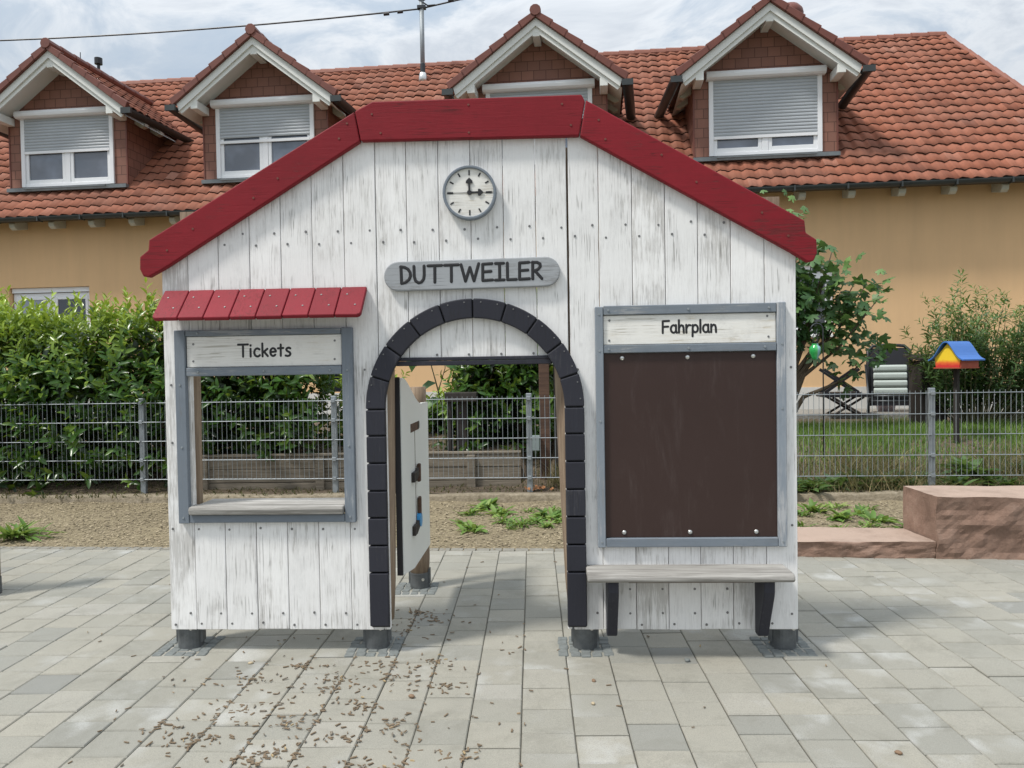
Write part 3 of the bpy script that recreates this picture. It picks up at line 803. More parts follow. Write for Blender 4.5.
# clock
ck = MB(); CU, CZ = -.280, 2.181; n = 40
def ring(m, r0, r1, d0, d1, tint=.5):
    vs = []
    for (r, d) in ((r0, d0), (r1, d0), (r1, d1), (r0, d1)):
        for k in range(n): vs.append((CU + r * math.cos(2 * PI * k / n), d, CZ + r * math.sin(2 * PI * k / n)))
    m.add(vs, [(i * n + k, i * n + (k + 1) % n, ((i + 1) % 4) * n + (k + 1) % n, ((i + 1) % 4) * n + k) for i in range(4) for k in range(n)], tint)
ring(ck, .113, .126, -.042, -.002)
clk = ck.build('clock', M['greyblue'], PH, bevel=.003); clk['label'] = 'round grey rimmed clock with pointed black hands at three and twelve'
cf = MB(); cf.cyl((CU, -.030, CZ), (0, 1, 0), .1145, .027, 40); cf.build('clock_face', M['cream_sign'], clk)
ct_ = MB()
for k in range(12):
    a = PI / 2 - k * PI / 6; rr = .105; ln = .024 if k in (0, 6) else .019; hw = .0034
    if k in (3, 9): ln = .028; hw = .0048
    c = Vector((CU + (rr - ln / 2) * math.cos(a), -.0305, CZ + (rr - ln / 2) * math.sin(a)))
    ct_.obox(c, Vector((math.cos(a), 0, math.sin(a))) * ln / 2, (0, .0012, 0), Vector((-math.sin(a), 0, math.cos(a))) * hw)
ct_.build('hour_mark', M['ink'], clk, split=True)
def hand(a, L, w):
    m = MB(); e = Vector((math.cos(a), 0, math.sin(a))); s = Vector((-math.sin(a), 0, math.cos(a))); c = Vector((CU, 0, CZ))
    def P(l, q): p = c + e * l + s * q; return (p.x, p.z)
    m.prism([P(0, -w), P(L * .62, -w), P(L * .62, -w * 3.6), P(L * .78, -w * 3.4), P(L, 0), P(L * .78, w * 3.4), P(L * .62, w * 3.6), P(L * .62, w), P(0, w)], -.036, -.0325); return m
hand(PI / 2, .070, .0044).build('clock_hand', M['ink'], clk); hand(.01, .066, .0044).build('clock_hand', M['ink'], clk)
m = MB(); m.box(CU - .105, CU + .112, -.0322, -.0312, CZ - .0011, CZ + .0011); m.cyl((CU, -.038, CZ), (0, 1, 0), .011, .006, 16); m.build('second_hand', M['ink'], clk)
# bench
bn = MB()
bn.prismx([(-.001, .384), (-.001, .419), (-.165, .419), (-.186, .410), (-.190, .392), (-.180, .381)], .24, 1.163)
# round the ends in plan with two small chamfers
be = bn.build('bench_seat', M['grey_wood'], PH, bevel=.012, seg=3)
for uu in (.357, 1.055):
    m = MB(); m.prismx([(-.001, .380), (-.165, .380), (-.165, .33), (-.150, .29), (-.085, .16), (-.06, .10), (-.045, .092), (-.001, .092)], uu - .024, uu + .024); m.build('bench_bracket', M['charcoal'], be, bevel=.004)
m = MB(); m.box(.44, 1.02, -.022, -.001, .335, .379); m.build('bench_batten', M['brown_wood'], be)
# timber posts on steel feet
def timber(name, pts, r, foot, tw=.0):
    m = MB(); m.tube(pts, r, 14, flat=None); o = m.build(name, M['post_wood'], PH, smooth=True)
    f = MB(); x, y, zt = foot
    f.lathe([(.060, .0), (.060, zt - .012), (.0625, zt - .010), (.0625, zt), (.050, zt)], (x, y, 0), 24)
    for k in range(2): f.box(x - .066 + k * .12, x - .054 + k * .12, y - .02, y + .02, .03, zt + .02)
    fo = f.build('steel_foot', M['foot'], o)
    g_ = MB(); g_.cyl((x + .03, y - .060, zt - .035), (0, -1, 0), .009, .008, 8); g_.build('foot_bolt', M['chrome'], fo)
def bow(x, y, z0, z1, bx, by=0, n=12, r0=.062, r1=.062):
    P = [(x + bx * math.sin(PI * .55 * i / n), y + by * math.sin(PI * i / n), z0 + (z1 - z0) * i / n) for i in range(n + 1)]
    R = [r0 + (r1 - r0) * i / n for i in range(n + 1)]; R[0] *= .9; return P, R
P, R = bow(-1.722, .108, .11, 1.90, .012, 0, 12, .056, .056); timber('post', P, R, (-1.715, .07, .145))
P, R = bow(-.770, .110, .125, 2.40, .028, 0, 12, .072, .066); timber('post', P, R, (-.781, .07, .145))
P, R = bow(.222, .110, .13, 2.40, -.062, 0, 12, .070, .066); timber('post', P, R, (.235, .07, .145))
P, R = bow(1.186, .105, .11, 1.86, -.012, 0, 12, .066, .060); timber('post', P, R, (1.182, .07, .145))
P, R = bow(-.738, 1.07, .085, 1.245, 0, 0, 12, .064, .059); timber('post', P, R, (-.738, 1.07, .10))
# side play panel from the door post back to the short post
pm = MB()
u0, u1 = -.655, -.645
prof = [(.15, .33), (.15, 1.315)]
for i in range(11):
    f = i / 10; s = f * f * (3 - 2 * f); prof.append((.22 + .60 * f, 1.315 - .155 * s - .02 * math.sin(PI * f)))
prof += [(1.0, 1.155), (1.0, .285), (.45, .285)]
pm.prismx(prof, -.672, -.658)
pp = pm.build('play_panel', M['hpl'], PH); pp['label'] = 'pale grey side panel with a curved top and sliding toys'
m = MB(); m.box(-.690, -.662, .137, .149, .33, 1.32); m.build('panel_black_strip', M['black'], pp)  # black strip between the door post and the panel
m = MB(); m.box(-.6579, -.6565, .52, .527, .47, 1.02); m.box(-.6579, -.6565, .40, .66, 1.02, 1.065); m.build('slot', M['brown_wood'], pp)
m = MB(); m.box(-.6565, -.655, .62, .67, 1.025, 1.065); m.build('slot_hole', M['black'], pp)
m = MB()
for zc in (.775, .49):
    m.box(-.6578, -.640, .40, .47, zc - .02, zc + .03); m.obox((-.648, .50, zc + .01), (.008, 0, 0), (0, .045, .012), (0, -.006, .02))
m.build('knob', M['dark_wood'], pp, split=True)
m = MB(); m.obox((-.645, .57, .785), (.009, 0, 0), (0, .016, 0), (0, 0, .05)); m.obox((-.645, .57, .60), (.009, 0, 0), (0, .016, .003), (0, 0, .05)); m.build('wooden_figure', M['brown_wood'], pp, bevel=.004, split=True)
m = MB(); m.cyl((-.656, .565, .525), (1, 0, 0), .038, .02, 18); m.build('toy_ring', M['bluetoy'], pp)
# horizontal rails behind the facade that tie posts together
m = MB(); m.box(-1.70, 1.17, .036, .075, 2.06, 2.14, .4); m.box(-1.70, -.80, .036, .075, .28, .36, .6); m.box(.27, 1.17, .036, .075, .20, .28, .3); m.build('rear_rail', M['post_wood'], PH, split=True)

# second play structure just outside the left edge of the view
SP = empty('play_wall', (-3.345, 4.58, 0), .05); tag(SP, 'brown timber play wall at the extreme left edge beyond the station', 'play wall')
m = MB()
for k in range(6): m.box(-1.05 + k * .172, -.884 + k * .172, -.02, .02, .14, .98)
m.build('plank_wall', M['post_wood'], SP, bevel=.003)
for k, u in enumerate((-.04, -1.0)):
    m = MB(); m.tube([(u, .07, .10), (u, .07, .5), (u - .02, .07, 1.0)], [.055, .057, .05], 12); o = m.build('post', M['post_wood'], SP, smooth=True)
    m = MB(); m.lathe([(.06, 0), (.06, .1)], (u, .07, 0), 18); m.build('steel_foot', M['foot'], o)

# ------------------------------------------------------------------ sandstone blocks
def rough_block(name, pts4, z0, z1, rough, label, seed):
    """pts4: footprint fl, fr, br, bl"""
    bm = bmesh.new(); nx, ny, nz = 60, 14, 14
    fl, fr, br, bl = [Vector((*p, 0)) for p in pts4]
    V = {}
    def pt(i, j, k):
        if (i, j, k) in V: return V[(i, j, k)]
        a, b, c = i / nx, j / ny, k / nz
        p = (fl * (1 - a) + fr * a) * (1 - b) + (bl * (1 - a) + br * a) * b; p.z = z0 + (z1 - z0) * c
        q = Vector((p.x * 2.4 + seed, p.y * 2.4, p.z * 4))
        front = max(0, 1 - b * ny / 1.0)
        # quarried face: bulging, stepped chips; top edge irregular
        n1 = mnoise.fractal(q * 1.6, 1, 2.2, 6)
        n2 = abs(mnoise.noise(q * 3.3 + Vector((9, 2, 4))))
        if j == 0:
            e = min(1, (1 - c) * 4 + .15)
            p.y += (-.020 * n1 - .018 * n2 + .010) * e * rough
            if c > .99: p.y += .006 * n1
        if c > .99: p.z += .006 * mnoise.fractal(q, 1, 2, 4)
        if k >= nz - 1 and j <= 1: p.z -= .010 * abs(mnoise.noise(q * 2.2)) * rough
        if i in (0, nx): p.x += .006 * n1
        V[(i, j, k)] = bm.verts.new(p); return V[(i, j, k)]
    def quad(a, b, c, d): bm.faces.new([pt(*a), pt(*b), pt(*c), pt(*d)])
    for i in range(nx):
        for k in range(nz): quad((i, 0, k), (i + 1, 0, k), (i + 1, 0, k + 1), (i, 0, k + 1)); quad((i + 1, ny, k), (i, ny, k), (i, ny, k + 1), (i + 1, ny, k + 1))
        for j in range(ny): quad((i, j, nz), (i + 1, j, nz), (i + 1, j + 1, nz), (i, j + 1, nz))
    for j in range(ny):
        for k in range(nz): quad((0, j + 1, k), (0, j, k), (0, j, k + 1), (0, j + 1, k + 1)); quad((nx, j, k), (nx, j + 1, k), (nx, j + 1, k + 1), (nx, j, k + 1))
    me = bpy.data.meshes.new(name); bm.to_mesh(me); bm.free(); me.materials.append(M['sandstone'])
    o = bpy.data.objects.new(name, me); COL.objects.link(o); tag(o, label, 'stone block'); return o
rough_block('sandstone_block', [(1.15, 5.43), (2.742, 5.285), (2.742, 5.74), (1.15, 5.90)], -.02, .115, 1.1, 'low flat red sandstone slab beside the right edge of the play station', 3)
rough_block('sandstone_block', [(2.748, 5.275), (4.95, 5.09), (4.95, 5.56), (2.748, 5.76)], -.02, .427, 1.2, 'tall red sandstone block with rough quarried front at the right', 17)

# ------------------------------------------------------------------ mesh fence
FE = empty('mesh_fence', (0, 7.689, 0), -.0487); tag(FE, 'grey galvanised double rod mesh fence between playground and garden', 'fence')
FE.rotation_euler = (0, 0, math.atan(-.0487))
FP = [-8.1, -6.1, -4.1, -2.045, -.04, 1.93, 3.87, 5.87, 7.87]
for i in range(len(FP) - 1):
    a, b = FP[i] + .012, FP[i + 1] - .012; m = MB()
    nb_ = round((b - a) / .0505)
    for k in range(nb_ + 1):
        x = a + (b - a) * k / nb_; m.tube([(x, 0, .232), (x + rnd.gauss(0, .0008), 0, 1.062)], .0027, 4, caps=False)
    for z in (.236, .436, .636, .836, 1.036):
        for dy in (-.006, .006): m.tube([(a, dy, z), (b, dy, z)], .0036, 5, caps=False)
    m.build('mesh_panel', M['steel'], FE)
for x in FP:
    m = MB(); m.box(x - .028, x + .028, .010, .052, .02, 1.085)
    p = m.build('post', M['steel'], FE, bevel=.004)
    m = MB()
    for z in (.236, .436, .836, 1.036): m.box(x - .02, x + .02, -.012, .009, z - .018, z + .018)
    m.build('clamp', M['steel'], p, bevel=.002, split=True)

# ------------------------------------------------------------------ raised bed of old planks
RBD = empty('raised_garden_bed', (-1.9, BEDY, 0)); tag(RBD, 'weathered wooden plank edging of the raised bed behind the fence', 'raised bed')
m = MB()
for r, (z0, z1) in enumerate(((.05, .158), (.161, .300), (.303, .435))):
    x = BEDX0 + 1.9; 
    while x < BEDX1 + 1.9 - .1:
        L = min(1.75, BEDX1 + 1.9 - x); m.box(x + .003, x + L - .003, -.03 + rnd.gauss(0, .004), .0, z0, z1 - rnd.random() * .004); x += L
m.build('plank_wall', M['bed_wood'], RBD, bevel=.004)
for x in (-1.62, .05, 1.24, -.37):
    m = MB(); m.box(x - .045, x + .045, -.075, -.036, .04, .43); m.build('stake', M['bed_wood'], RBD, bevel=.005)
m = MB(); m.box(BEDX0 + 1.9, BEDX1 + 1.9, -.045, .03, .437, .462); m.build('cap_board', M['bed_wood'], RBD, bevel=.004)
TP = empty('trellis_post', (.125, 8.14, .10)); tag(TP, 'brown square timber post behind the fence seen through the arch', 'post')
m = MB(); m.box(-.055, .055, -.045, .045, 0, 2.3); m.build('timber', M['brown_wood'], TP, bevel=.006)
m = MB(); m.box(.10, .17, -.01, .06, 0, 2.1); m.build('dark_batten', M['dark_wood'], TP, bevel=.004)
m = MB(); m.box(-.065, .065, -.045, .045, -.065, .08); m.box(-.07, .07, -.05, .05, .08, .09)
bx = m.build('meter_box', M['boxgrey'], None, bevel=.006); bx.location = (.0, 8.05, .535); tag(bx, 'small grey green box fixed beside the fence post in the garden', 'box')

# ------------------------------------------------------------------ the house behind
HS = empty('house', (0, 0, 0), -.085); tag(HS, 'apricot plastered house with red tiled roof and four shuttered dormers', 'house')
ZE, ZR, DE, DR = 4.14, 8.02, 12.6, 16.8
SL = (ZR - ZE) / (DR - DE); LS = math.hypot(ZR - ZE, DR - DE)
S0, S1 = -15.0, 7.0
m = MB()
def wall_with_holes(m, s0, s1, z0, z1, holes, d):
    xs = sorted({s0, s1, *[h[0] for h in holes], *[h[1] for h in holes]}); zs = sorted({z0, z1, *[h[2] for h in holes], *[h[3] for h in holes]})
    for i in range(len(xs) - 1):
        for j in range(len(zs) - 1):
            cx, cz = (xs[i] + xs[i + 1]) / 2, (zs[j] + zs[j + 1]) / 2
            if any(h[0] < cx < h[1] and h[2] < cz < h[3] for h in holes): continue
            m.add([(xs[i], d, zs[j]), (xs[i + 1], d, zs[j]), (xs[i + 1], d, zs[j + 1]), (xs[i], d, zs[j + 1])], [(0, 1, 2, 3)], .5)
    for (a, b, c, e) in holes:   # reveals
        m.add([(a, d, c), (a, d, e), (a, d + .16, e), (a, d + .16, c)], [(3, 2, 1, 0)], .5); m.add([(b, d, c), (b, d, e), (b, d + .16, e), (b, d + .16, c)], [(0, 1, 2, 3)], .5)
        m.add([(a, d, e), (b, d, e), (b, d + .16, e), (a, d + .16, e)], [(3, 2, 1, 0)], .5); m.add([(a, d, c), (b, d, c), (b, d + .16, c), (a, d + .16, c)], [(0, 1, 2, 3)], .5)
HO = [(-10.72, -9.14, 1.75, 2.93), (2.35, 3.86, 1.77, 2.93), (-4.85, -3.75, .95, 2.9)]
wall_with_holes(m, S0, S1, .93, 4.42, HO, 13.0)
m.add([(S1, 13, .4), (S1, 20.6, .4), (S1, 20.6, 4.4), (S1, 16.8, 7.9), (S1, 13, 4.4)], [(0, 1, 2, 3, 4)], .5)
m.add([(S0, 13, .4), (S0, 20.6, .4), (S0, 20.6, 4.4), (S0, 16.8, 7.9), (S0, 13, 4.4)], [(4, 3, 2, 1, 0)], .5)
m.add([(S0, 20.6, .4), (S1, 20.6, .4), (S1, 20.6, 4.4), (S0, 20.6, 4.4)], [(3, 2, 1, 0)], .5)
m.build('wall', M['plaster'], HS)
m = MB(); m.box(S0, S1 + .01, 12.985, 13.1, .3, .932, .5); m.build('plinth', M['plinth'], HS)

def prof_tile(x):   # pantile cross section, x in periods
    f = x - math.floor(x)
    return .016 * math.sin(2 * PI * f) + .007 * math.sin(4 * PI * f + .6)
def tile_sheet(name, origin, ex, et, nrm, width, length, parent, period=.21, row=.275, mat='tile', clipf=None, samples=8, tb=None):
    """courses of pantiles; origin at the eave, ex along the eave, et up the slope. clipf(t)->(x0,x1)"""
    rows = int(math.ceil(length / row)); V = []; Fc = []; T = []
    origin, ex, et, nrm = Vector(origin), Vector(ex), Vector(et), Vector(nrm)
    for r in range(rows):
        t0 = r * row; t1 = min(length, t0 + row + .02)
        x0, x1 = (0, width) if clipf is None else clipf(t0 + row * .5)
        n = max(2, int((x1 - x0) / period * samples)); base = len(V)
        jit = [rnd.gauss(0, .004) for _ in range(int((x1 - x0) / period) + 3)]
        for i in range(n + 1):
            x = x0 + (x1 - x0) * i / n; p = prof_tile(x / period); k = int((x - x0) / period)
            lift = .027 + jit[k] * .8
            for (t, h) in ((t0 + .4 * jit[k], p + lift - .015), (t0, p + lift), (t1, p + .006)):
                q = origin + ex * x + et * t + nrm * h; V.append((q.x, q.y, q.z))
        ncol = {}
        for i in range(n):
            k = int((x1 - x0) * i / n / period); 
            if k not in ncol: ncol[k] = min(1, max(0, rnd.gauss(.5, .17) + (tb(x0 + (k + .5) * period, t0) if tb else 0)))
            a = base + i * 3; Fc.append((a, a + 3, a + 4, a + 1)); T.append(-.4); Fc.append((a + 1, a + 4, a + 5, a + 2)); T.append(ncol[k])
    o = np_obj(name, np.array(V), np.array(Fc), np.array(T), M[mat], parent, smooth=False)
    return o
nv_main = Vector((0, -SL, 1)).normalized(); et_main = Vector((0, DR - DE, ZR - ZE)).normalized()
def main_clip(t): return (0, (7.12 + .98 * (1 - t / LS)) - S0)
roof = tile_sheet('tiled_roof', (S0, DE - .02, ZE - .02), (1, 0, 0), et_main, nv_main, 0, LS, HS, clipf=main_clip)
# back slope and underside
m = MB()
off = .03
m.add([(S0, DE, ZE - off), (8.05, DE, ZE - off), (7.1, DR, ZR - off), (S0, DR, ZR - off)], [(0, 1, 2, 3)], .5)
m.add([(S0, 21.0, ZE - off), (8.05, 21.0, ZE - off), (7.1, DR, ZR - off), (S0, DR, ZR - off)], [(3, 2, 1, 0)], .5)
m.add([(8.05, DE, ZE - off), (8.05, 21.0, ZE - off), (7.1, DR, ZR - off)], [(0, 1, 2)], .5)
m.add([(S0, DE + .02, ZE - .10), (8.0, DE + .02, ZE - .10), (8.0, 13.2, ZE - .10 + .6 * SL), (S0, 13.2, ZE - .10 + .6 * SL)], [(3, 2, 1, 0)], .5)
m.add([(S0, DE + .02, ZE - .10), (8.0, DE + .02, ZE - .10), (8.0, DE, ZE - off), (S0, DE, ZE - off)], [(0, 1, 2, 3)], .5)
m.build('roof_underside', M['soffit'], HS)
# ridge and verge caps
def caps(mb, a, b, r, step=.33):
    a, b = Vector(a), Vector(b); n = max(1, int((b - a).length / step)); d = (b - a) / n
    for i in range(n):
        p = a + d * i; mb.tube([p, p + d * 1.06], [r * 1.08, r * .93], 10)
m = MB(); caps(m, (S0, DR, ZR - .05), (7.16, DR, ZR - .05), .105); caps(m, (7.16, DR, ZR - .05), (8.12, DE + .02, ZE + .03), .07, .30); m.build('ridge_cap', plain('ridge tile', (.23, .085, .055), .7, 0, .35, 7), HS)
# gutter
m = MB(); pr = [(DE - .075 + .068 * math.cos(t), ZE - .035 + .068 * math.sin(t)) for t in [PI + PI * i / 10 for i in range(11)]]
pr += [(DE - .075 + .060 * math.cos(t), ZE - .035 + .060 * math.sin(t)) for t in [2 * PI - PI * i / 10 for i in range(11)]]
m.prismx(pr, S0, 8.1)
for s in np.arange(-14.5, 8, .8): m.box(s - .012, s + .012, DE - .148, DE - .01, ZE - .115, ZE - .03)
m.build('gutter', M['gutter'], HS)
s = -14.9
while s < 7.9:
    if abs(s) > -1:
        m = MB(); z0 = 4.005
        m.prismx([(12.66, z0 + .03), (12.68, z0 - .04), (12.74, z0 - .075), (13.0, z0 - .02), (13.0, z0 + .28)], s - .055, s + .055)
        m.build('rafter_tail', M['cream_wood'], HS, bevel=.008)
    s += .757
def house_window(s0, s1, z0, z1, d, curtain=True, open_right=False, name='window'):
    m = MB(); f = .07; mid = (s0 + s1) / 2
    m.box(s0, s0 + f, d, d + .07, z0, z1); m.box(s1 - f, s1, d, d + .07, z0, z1); m.box(s0 + f, s1 - f, d, d + .07, z1 - f, z1); m.box(s0 + f, s1 - f, d, d + .07, z0, z0 + f)
    m.box(mid - .055, mid + .055, d - .012, d + .06, z0 + f, z1 - f)
    for (a, b) in ((s0 + f, mid - .055), (mid + .055, s1 - f)):
        m.box(a, a + .05, d - .01, d + .05, z0 + f, z1 - f); m.box(b - .05, b, d - .01, d + .05, z0 + f, z1 - f)
        m.box(a + .05, b - .05, d - .01, d + .05, z1 - f - .05, z1 - f); m.box(a + .05, b - .05, d - .01, d + .05, z0 + f, z0 + f + .06)
    w_ = m.build(name, M['pvc'], HS, bevel=.004)
    for k, (a, b) in enumerate(((s0 + f + .05, mid - .105), (mid + .105, s1 - f - .05))):
        m = MB(); m.box(a, b, d + .01, d + .02, z0 + f + .06, z1 - f - .05); m.build('pane', M['glass_dark' if k or not curtain else 'curtain'], w_)
    m = MB(); m.box(s0 - .03, s1 + .03, d - .19, d, z0 - .035, z0 - .003); m.build('sill', M['fascia'], w_)
    return w_
for i, (a, b, c, e) in enumerate(HO[:2]): house_window(a + .02, b - .02, c + .01, e - .10, 13.09, True)
m = MB(); m.box(-10.70, -9.16, 13.05, 13.10, 2.84, 2.925); m.box(2.37, 3.84, 13.05, 13.1, 2.84, 2.925); m.build('shutter_rail', M['pvc'], HS, split=True)
m = MB(); m.box(-4.85, -4.79, 13.06, 13.12, .95, 2.9); m.box(-3.81, -3.75, 13.06, 13.12, .95, 2.9); dr = m.build('terrace_door', M['dkmetal'], HS)
m = MB(); m.box(-4.79, -3.81, 13.08, 13.1, .95, 2.9); m.build('pane', M['glass_dark'], dr)

def dormer(s, shut, dark):
    """one gabled dormer centred at s; shut = height of the shutter's lower edge"""
    FD = 13.2; hw = 1.155; zb0 = 4.68; ze = 6.05; za = 6.93; fd = FD - .45
    k37 = (7.08 - 6.045) / 1.36
    m = MB()
    # front face with the window hole, and two cheeks
    w0, w1, wz0, wz1 = -.91, .91, 4.80, 6.05
    def q(a, b, c, e): m.add([(s + a, FD, c), (s + b, FD, c), (s + b, FD, e), (s + a, FD, e)], [(0, 1, 2, 3)], .5)
    q(-hw, w0, zb0, wz1); q(w1, hw, zb0, wz1); q(w0, w1, zb0, wz0)
    m.add([(s - hw, FD, wz1), (s + hw, FD, wz1), (s + hw, FD, ze + .12), (s, FD, 7.06), (s - hw, FD, ze + .12)], [(0, 1, 2, 3, 4)], .5)
    for sg_ in (-1, 1):
        x = s + sg_ * hw; m.add([(x, FD, zb0 - .1), (x, 15.0, ze + .3), (x, FD, ze + .12)], [(0, 1, 2) if sg_ > 0 else (2, 1, 0)], .5)
    D = m.build('dormer', M['shingle'], HS); D['label'] = dark
    m = MB()
    for sg_ in (-1, 1): x = s + sg_ * hw; m.box(x - .012, x + .012, FD - .012, FD + .012, zb0, ze + .08)
    m.build('corner_trim', M['verge'], D, split=True)
    # window
    m = MB(); d = FD - .035; f = .075
    m.box(s + w0, s + w0 + f, d, d + .08, wz0, wz1); m.box(s + w1 - f, s + w1, d, d + .08, wz0, wz1)
    m.box(s + w0 + f, s + w1 - f, d + .01, d + .08, wz0, wz0 + .055)
    m.box(s - .05, s + .05, d + .018, d + .09, wz0 + .056, wz1)
    for (a, b) in ((w0 + f, -.052), (.052, w1 - f)):
        m.box(s + a, s + a + .06, d + .025, d + .08, wz0 + .056, wz1); m.box(s + b - .06, s + b, d + .025, d + .08, wz0 + .056, wz1)
        m.box(s + a + .06, s + b - .06, d + .025, d + .08, wz0 + .056, wz0 + .13)
    wf = m.build('window_frame', M['pvc'], D, bevel=.004)
    m = MB(); m.box(s + w0 + f + .06, s - .112, d + .05, d + .06, wz0 + .13, wz1); m.box(s + .112, s + w1 - f - .06, d + .05, d + .06, wz0 + .13, wz1)
    m.build('pane', M['glass'], D, split=True)
    m = MB(); z = wz1 - .0; n = int((z - shut) / .0545)
    for i in range(n):
        zt = z - i * .0545
        m.prismx([(d + .012, zt - .052), (d + .004, zt - .036), (d + .004, zt - .016), (d + .012, zt), (d + .02, zt), (d + .02, zt - .052)], s + w0 + f + .002, s + w1 - f - .002, .5)
    m.build('roller_shutter', M['shutter'], D)
    m = MB(); m.box(s + w0 + f + .001, s + w1 - f - .001, d - .002, d + .022, shut - .05, shut); m.build('shutter_bar', M['pvc'], D, bevel=.003)
    m = MB(); bh = [(FD - .005, 6.04), (FD - .10, 6.045), (FD - .135, 6.07), (FD - .145, 6.12), (FD - .125, 6.165), (FD - .08, 6.185), (FD - .005, 6.19)]
    m.prismx(bh, s - .955, s + .955, .5); m.build('shutter_box', M['pvc'], D, bevel=.004)
    m = MB(); m.box(s - hw - .02, s + hw + .02, FD - .09, FD - .002, zb0 + .03, zb0 + .095, .5); m.box(s - .80, s + .80, FD - .14, FD - .112, zb0 + .06, zb0 + .085, .5); m.build('flashing', M['lead'], D)
    # bargeboards, soffit, purlin ends
    c37, s37 = math.cos(math.atan(k37)), math.sin(math.atan(k37))
    def edge(u): return 7.085 - k37 * abs(u)
    m = MB()
    for sg_ in (-1, 1):
        e = 1.40; v = .105
        m.prism([(s, 7.085), (s + sg_ * e, edge(e)), (s + sg_ * (e - .035), edge(e) - .125), (s + sg_ * 1e-4, 7.085 - v * 1.18)], fd, fd + .03, .4)
        m.prism([(s, 7.085 - .12), (s + sg_ * (e - .02), edge(e) - .115), (s + sg_ * (e - .07), edge(e) - .165), (s + sg_ * 1e-4, 7.085 - .215)], fd + .032, fd + .07, .7)
        # soffit boarding between bargeboard and face, and on along the eaves
        m.add([(s, fd + .03, 7.085 - .15), (s + sg_ * e, fd + .03, edge(e) - .14), (s + sg_ * e, 15.2, edge(e) - .14), (s, 15.2, 7.085 - .15)], [(0, 1, 2, 3)], .2)
    m.build('bargeboard', M['fascia'], D, split=True)
    m = MB()
    m.box(s - .06, s + .06, fd + .034, FD, 6.80, 6.905); m.box(s - 1.17, s - 1.04, fd + .034, FD, 5.93, 6.07); m.box(s + 1.04, s + 1.17, fd + .034, FD, 5.93, 6.07)
    m.build('purlin_end', M['fascia'], D, bevel=.006, split=True)
    m = MB()
    for sg_ in (-1, 1):
        for dq in (13.45, 13.95):
            m.prism([(s + sg_ * 1.16, 6.10), (s + sg_ * 1.37, 5.945), (s + sg_ * 1.36, 5.89), (s + sg_ * 1.28, 5.87), (s + sg_ * 1.16, 5.95)], dq, dq + .11)
    m.build('rafter_tail', M['cream_wood'], D, split=True)
    # tiled slopes, verge tiles, ridge, gutters
    parts = []
    for sg_ in (-1, 1):
        Lh = math.hypot(1.44, 1.44 * k37)
        org = Vector((s + sg_ * 1.44, fd - .03, edge(1.44) + .055)); et = Vector((-sg_ * c37, 0, s37)); nn = Vector((sg_ * s37, 0, c37))
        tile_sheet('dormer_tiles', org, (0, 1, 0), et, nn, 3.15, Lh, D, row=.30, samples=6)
    m = MB(); nvt = 6
    for sg_ in (-1, 1):
        for i in range(nvt):
            u0 = 1.46 * (1 - i / nvt); u1 = max(0.0, 1.46 * (1 - (i + 1.12) / nvt))
            a = (s + sg_ * u0, edge(u0) + .004); b = (s + sg_ * u1, edge(u1) + .004)
            m.prism([a, b, (b[0] + sg_ * .04, b[1] + .085), (a[0] + sg_ * .05, a[1] + .115)], fd - .055, fd + .03, rnd.random())
    caps(m, (s, fd - .07, 7.195), (s, 15.95, 7.195), .088, .36)
    m.build('verge_tiles', M['verge'], D, bevel=.006)
    m = MB()
    for sg_ in (-1, 1):
        cx, cz, r = s + sg_ * 1.485, edge(1.475) + .0, .088
        vs = []; n = 10
        for (y, zo) in ((fd - .06, 0), (14.75, -.02)):
            for rr in (r, r - .008):
                for i in range(n + 1):
                    t = PI + PI * i / n; vs.append((cx + rr * math.cos(t) + (sg_ * .15 if y > 14 else 0), y, cz + zo + rr * math.sin(t)))
        k = n + 1; fs = []
        for i in range(n):
            fs += [(i, i + 1, 2 * k + i + 1, 2 * k + i), (k + i, 3 * k + i, 3 * k + i + 1, k + i + 1)]
        fs += [tuple(range(k)), tuple(range(2 * k, 3 * k)), (0, 2 * k, 3 * k, k), (n, k + n, 3 * k + n, 2 * k + n)]
        m.add(vs, fs, .5)
        m.box(cx - r - .004, cx + r + .004, fd - .085, fd - .04, cz - r * .9, cz + .02, .5)
    m.build('dormer_gutter', M['gutter'], D, split=True)
    return D
dormer(-9.62, 5.45, 'leftmost dormer with half lowered shutter')
dormer(-5.83, 5.46, 'second dormer from the left with half lowered shutter')
dormer(-.94, 5.30, 'third dormer partly hidden behind the red roof board')
dormer(2.81, 5.12, 'rightmost dormer with shutter almost fully lowered')
# chimney pot, vents, mast
m = MB(); m.box(4.0, 4.36, 17.0, 17.40, 7.6, 8.55, .4); ch = m.build('chimney', M['shingle'], HS)
m = MB(); m.lathe([(.20, 0), (.22, .02), (.22, .12), (.27, .16), (.30, .24), (.28, .33), (.20, .42), (.10, .46)], (4.18, 17.2, 8.55), 20); m.build('chimney_cowl', M['verge'], ch, smooth=True)
m = MB(); m.tube([(-11.28, 16.6, 7.85), (-11.28, 16.6, 8.42)], .035, 10); m.tube([(-11.28, 16.6, 8.42), (-11.28, 16.6, 8.56)], .085, 12); m.build('vent_pipe', M['black'], HS)
m = MB(); m.tube([(-11.72, 16.6, 7.85), (-11.72, 16.6, 8.72)], .009, 6); m.tube([(-11.9, 16.6, 8.45), (-11.55, 16.6, 8.45)], .006, 6); m.build('antenna', M['dkmetal'], HS)
HSm = MB(); HSm.tube([(0, 0, 0), (0, 0, 1.72)], .048, 14)
ME = empty('roof_mast', (-2.234, 16.47, 7.49)); tag(ME, 'grey steel service mast carrying the overhead cable on the roof', 'mast')
HSm.build('mast_tube', M['steel'], ME, smooth=True)
